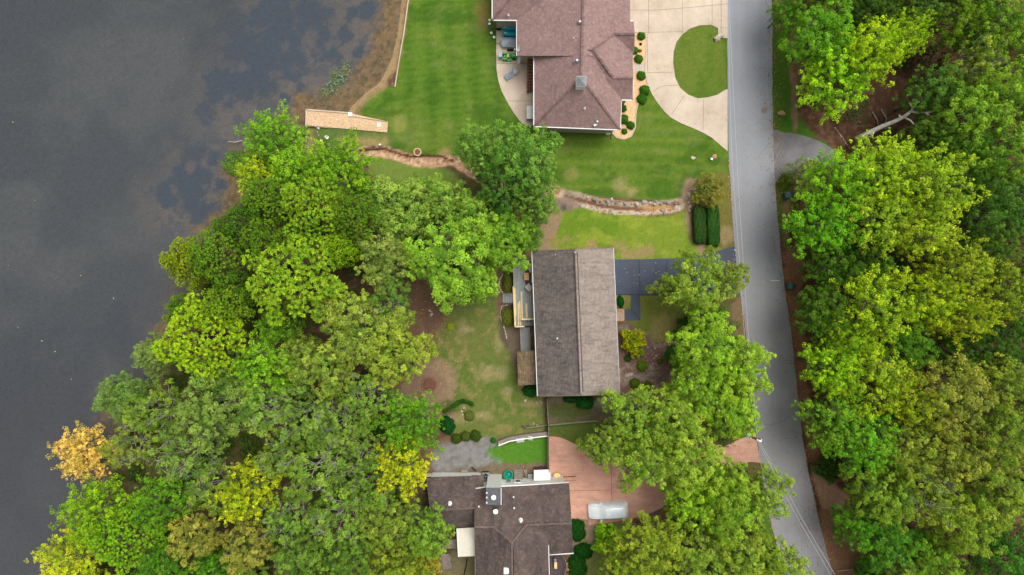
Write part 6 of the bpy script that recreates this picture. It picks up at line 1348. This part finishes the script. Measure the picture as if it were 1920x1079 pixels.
bush(1203,686,9,.5,(98,130,30),'low round green shrub in the mulch bed, the upper one', None, 'shrub', 'bush'); bush(1190,719,8.5,.5,(92,118,34),'low round olive shrub in the mulch bed, the lower one', None, 'shrub', 'bush')
bush(1177,672,6,.4,(60,104,36),'small dark green shrub hidden behind the yellow shrub', None, 'shrub', 'bush'); bush(1237,678,4.5,.3,(120,124,48),'tiny olive shrub in the middle of the mulch bed', None, 'shrub', 'bush')
bush(1214,723,7,.5,(98,116,44),'small olive shrub at the edge of the roadside oaks', None, 'shrub', 'bush')
bush(839,797,13,.9,(26,84,36),'dark glossy bush at the east side of the rich green tree', None, 'shrub', 'bush', 1.15)
bush(856,822,8.5,.6,(74,96,36),'clipped bush by the gravel parking, left of three', 'clipped bushes by the gravel parking', 'clipped_bush', 'bush'); bush(873,818,8.5,.6,(80,104,38),'clipped bush by the gravel parking, middle of three', 'clipped bushes by the gravel parking'); bush(892,817,9.5,.7,(70,96,32),'clipped bush by the gravel parking, right of three', 'clipped bushes by the gravel parking')
bush(845,613,6,.3,(160,176,48),'small yellow green plant alone in the worn back yard', None, 'plant', 'plant'); bush(880,780,9,.3,(96,108,56),'low grey green plant in the crescent bed', None, 'plant', 'plant')
bush(994,733,13,.8,(34,96,36),'dark green bush by the southwest house corner', None, 'shrub', 'bush', .8)
bush(1082,993,14,.9,(30,86,24),'dense green bush inside the curve of the brown paver path', None, 'shrub', 'bush', 1.35)
bush(1094,1032,16,.8,(26,86,26),'dark green hedge bush south of the paver path end', None, 'shrub', 'bush', .8); bush(1082,1062,16,.8,(34,84,24),'dark green hedge bush at the bottom edge by the curved deck', None, 'shrub', 'bush', 1.5)
bush(953,531,9.5,.55,(96,106,40),'dark juniper mound in the upper bed beside the deck', None, 'juniper', 'bush', 2.2); bush(952,595,11,.5,(96,108,42),'dark juniper mound in the lower bed beside the deck', None, 'juniper', 'bush', 1.5)
bush(1163,566,6,.5,(26,96,36),'small glossy bush in the square planter by the porch', None, 'shrub', 'bush', 1.7); bush(1070,748,13,.7,(30,84,34),'dark green shrub against the south gable wall', None, 'shrub', 'bush', .5); bush(1096,754,15,1.2,(36,108,40),'taller leafy shrub against the south gable wall', None, 'shrub', 'bush', .75)
bush(925,826,5,.3,(54,122,34),'bright weed clump at the left end of the timber wall', None, 'weeds', 'plant')
tree(1188,640,26,'shrub',2.6,(142, 158, 34),'yellow green shrub tree against the east wall of the central house',None,.6)
tree(1142,1014,31,'shrub',3.2,(118,176,38),'spreading light green bush south of the covered car',None,.5)
tree(1198,661,11,'shrub',1.6,(128,164,40),'small orange tinged shrub beneath the yellow green one',None,.9)
tree(1475,340,15,'shrub',1.6,(96,120,50),'scrubby bush at the verge south of the asphalt apron',None,.2)
tree(1290,616,26,'shrub',2.6,(58,92,42),'dark rambling shrub at the corner of the little front lawn',None,.1)
tree(1272,668,26,'shrub',2.4,(66,112,50),'dark shrub at the east rim of the mulch bed',None,.1)
hedge = ballmesh(9, True, 26000, .09)
def hedgeobj(x0, y0, x1, y1, h, lab, col, rz=0, group=None):
    a = P((x0+x1)/2, (y0+y1)/2); o = thing('clipped_hedge', lab, 'hedge', tuple(a), group); f_ = bpy.data.objects.new('foliage', hedge); C.objects.link(f_); f_.parent = o
    f_.scale = ((x1-x0)/30, (y1-y0)/30, h/2); f_.location.z = h/2; f_.color = (*L(col), .1); f_.rotation_euler.z = rz
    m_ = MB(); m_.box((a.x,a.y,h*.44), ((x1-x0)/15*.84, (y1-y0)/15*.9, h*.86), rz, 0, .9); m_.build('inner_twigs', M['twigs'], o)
hedgeobj(1298,391,1318.5,454,1.3,'dark box clipped hedge beside the road, the western one',(56,90,38),.03,'pair of clipped hedges'); hedgeobj(1323,389,1344,459,1.3,'dark box clipped hedge beside the road, the longer eastern one',(56,100,42),.03,'pair of clipped hedges')
for a, b_ in (((836,771),(850,762)),((850,762),(868,753)),((868,753),(886,758))):
    pass
m_l = []; sp_ = spline([(834,772),(848,763),(858,756),(870,752),(886,758)], 40); rs = np.random.RandomState(4)
pp_ = np.array([[*P(p.x, p.y).xy, .2] for p in sp_]); pp_ = np.repeat(pp_, 22, 0)+rs.normal(0, 1, (len(pp_)*22, 3))*np.array([.12,.12,.09])
hm = leafmesh('border', pp_, rs.normal(size=pp_.shape)+np.array([0,0,1.2]), rs.uniform(.08,.16,len(pp_)), rs.uniform(0,1,len(pp_)), rs.uniform(0,1,len(pp_)), .7, 4)
ho = bpy.data.objects.new('low_hedge', hm); C.objects.link(ho); ho.color = (*L((60,100,36)), .1); tag(ho, 'low dark green border hedge curving round the crescent bed', 'hedge')
# undergrowth in the woods, its greens darkened to deepen shady gaps, and lake weed
def scatter(name, label, n, region, hmax, size, color, per=46, spreadr=.75, seed=1, thr=.5, flat=1.0, water=False):
    rs = np.random.RandomState(seed); pts = []
    while len(pts) < n:
        x = rs.uniform(region[0], region[2]); y = rs.uniform(region[1], region[3]); g0 = P(x, y); q_ = region[4](x, y)
        if not q_ or fbm(np.array([x/38.]), np.array([y/38.]), 3, 70)[0] < thr: continue
        pts.append((g0.x, g0.y, (gz(g0.x, g0.y) if not water else -.32)+rs.uniform(.15, hmax)))
    pts = np.array(pts); c = np.repeat(pts, per, 0); d = sphere(rs, len(c), -.3); p = c+d*spreadr*rs.uniform(.5, 1.1, (len(c), 1))*np.array([1,1,flat]); p[:, 2] = np.maximum(p[:, 2], (.06 if not water else -.33))
    t = np.clip(np.repeat(rs.normal(.5, .2, len(pts)), per)+rs.normal(0, .16, len(c)), 0, 1)
    me_ = leafmesh(name, p, d*.6+np.array([0,0,.8])+rs.normal(size=d.shape)*.35, size*rs.uniform(.6, 1.4, len(c)), t, rs.uniform(0, 1, len(c)), .65, seed)
    o = bpy.data.objects.new(name, me_); C.objects.link(o); o.color = (*L(color), .3); o['kind'] = 'stuff'; tag(o, label, 'undergrowth' if not water else 'water weed'); return o
def west_ok(x, y):
    s_ = np.interp(y, [p[1] for p in SHORE], [p[0] for p in SHORE])
    if x < s_+12: return False
    if y < 300: return x < 560
    if y < 360 and x > 660: return False
    if x > 690 and 555 < y < 780 and x > 735: return False
    if x > 770 and y > 780: return False
    if x > 900 and y > 430: return False
    return x < 1010
def east_ok(x, y):
    if x < np.interp(y, [0,200,260,330,500,700,900,1079], [1500,1530,1600,1580,1535,1545,1600,1660]): return False
    if 1600 < x < 1720 and 130 < y < 290: return False
    return True
scatter('undergrowth', 'mixed green undergrowth beneath the lakeside trees', 1500, (60,260,1010,1100,west_ok), 2.6, .24, (66, 92, 38), seed=2, thr=.52)
scatter('undergrowth', 'deep green undergrowth beneath the trees east of the road', 1500, (1500,-60,1960,1140,east_ok), 3.2, .26, (46, 74, 32), seed=3, thr=.44)
scatter('undergrowth', 'shaded green undergrowth beneath the roadside oaks', 420, (1170,600,1420,1090,lambda x, y: x < np.interp(y, [0,620,700,830,965,1079], [1330,1380,1388,1396,1412,1436]) and ((x > 1310 and y < 815) or (x > 1255 and 875 < y and x < 1440 and not(x<1290 and y<960)) or (x > 1180 and 765 < y < 835 and x < 1370))), 1.8, .24, (58, 86, 36), seed=4, thr=.42)
scatter('lake_weed', 'pale green weed tufts in the shallows beside the pier', 60, (600,120,655,180,lambda x, y: abs(x-628+(y-150)*.8) < 16), .03, .18, (120,142,104), 7, .5, 5, .3, .04, True)
scatter('lake_weed', 'green weed bed in the shallow notch by the shore trees', 110, (410,280,470,330,lambda x, y: math.hypot((x-444)*.8, y-306) < 22), .05, .2, (96,136,56), 14, .45, 6, .3, .05, True)
# fallen dead trunk
dt = thing('dead_tree', 'bleached bare dead tree leaning out of the woods with forked tips', 'dead tree', tuple(P(1612,258)))
m_ = MB(); z = lambda x, y, h: W(x, y, h)
m_.tube([z(1605,261,1.5),z(1630,249,2.6),z(1655,237,3.8),z(1680,227,5.0),z(1697,218,5.8),z(1708,209,6.6)], [.34,.31,.28,.25,.21,.16], 9)
m_.build('trunk', M['bark_white'], dt, smooth=True)
for br in ([(1708,209,6.6),(1712,202,7.2),(1717,194,7.8),(1719,189,8.2)],[(1708,209,6.6),(1722,212,7),(1735,212,7.6),(1748,210,8),(1757,198,8.6)],[(1697,221,5.8),(1707,226,6.2),(1714,234,6.6)],[(1712,202,7.2),(1705,194,7.6)],[(1717,194,7.8),(1723,191,8.2)],[(1735,212,7.6),(1741,216,7.8)],[(1690,224,5.4),(1686,216,5.8)],[(1640,245,3),(1636,252,3.2)]):
    m_ = MB(); m_.tube([z(*p) for p in br], [.13-.025*i if .13-.025*i > .035 else .035 for i in range(len(br))], 6); m_.build('branch', M['bark_white'], dt, smooth=True)
for k, (pts, lab) in enumerate((([(1606,266,.3),(1622,259,.4),(1634,255,.3)],'thin dead branch lying beside the base of the bleached trunk'),([(1636,210,.2),(1645,226,.3),(1648,245,.2)],'thin stick lying on the litter north of the bleached trunk'),([(1652,205,.2),(1662,222,.3),(1660,232,.2)],'second thin stick on the litter, nearer the trunk fork'),([(454,264,-.2),(440,267,-.15),(428,266,-.1)],'bare white branch lying in the shallow water by the shore'),([(1218,686,.1),(1226,695,.1)],'thin pale stick on the mulch bed'),([(1570,1071,.1),(1600,1068,.15)],'dead stick on the brown verge at the bottom edge'))):
    m_ = MB(); m_.tube([z(*p) for p in pts], .06 if k else .08, 6); tag(m_.build('fallen_branch', M['bark_bleached'], smooth=True), lab, 'branch')
# hide nothing, leave no stray prototypes: every prototype was moved into place by its first tree
print('trees', sum(count.values()), 'objects', len(C.objects))
def litter(name, label, pts, size, color, seed, cat='leaves', zoff=.07):
    rs = np.random.RandomState(seed); p = np.array([[*P(x, y).xy, z+zoff] for x, y, z in pts]); n = len(p)
    me_ = leafmesh(name, p, np.array([0,0,1.])+rs.normal(0,.25,(n,3)), size*rs.uniform(.5,1.5,n), rs.uniform(0,1,n), rs.uniform(0,1,n), .7, seed)
    o = bpy.data.objects.new(name, me_); C.objects.link(o); o.color = (*L(color), .6); o['kind'] = 'stuff'; tag(o, label, cat)
rs = np.random.RandomState(12); pts = []
for _ in range(2600):
    y = rs.uniform(-20, 1090); e_ = np.interp(y, [p[1] for p in RR], [p[0] for p in RR]); pts.append((e_+rs.normal(6, 9) if rs.rand() < .85 else e_-abs(rs.normal(0, 22)), y, .0))
litter('fallen_leaves', 'brown fallen leaves strewn along the east edge of the road', pts, .13, (150,116,84), 12)
pts = [(rs.uniform(1166,1300), rs.uniform(622,742), 0) for _ in range(700)]+[(rs.normal(800,50), rs.normal(650,70), 0) for _ in range(500)]+[(np.interp(y, [p[1] for p in RL], [p[0] for p in RL])+rs.normal(0,4), y, 0) for y in rs.uniform(300, 1080, 500)]
litter('fallen_leaves', 'tan fallen leaves over the mulch bed, the worn yard and the west road edge', pts, .12, (176,142,108), 13)
pts = [(rs.uniform(1030,1250), rs.uniform(840,980), 0) for _ in range(110)]+[(rs.uniform(1150,1300), rs.uniform(490,555), 0) for _ in range(60)]
litter('fallen_leaves', 'scattered yellow leaves lying on the red and the dark driveways', pts, .11, (190,170,80), 14)
pts = [(x, y, -.42) for x, y in ((20,228),(62,376),(12,498),(148,517),(30,614),(75,640),(100,660),(130,712),(342,72),(96,762),(60,725),(250,330),(210,560))]
litter('floating_leaves', 'few pale leaves floating far apart on the grey lake', pts, .15, (226,222,208), 15)
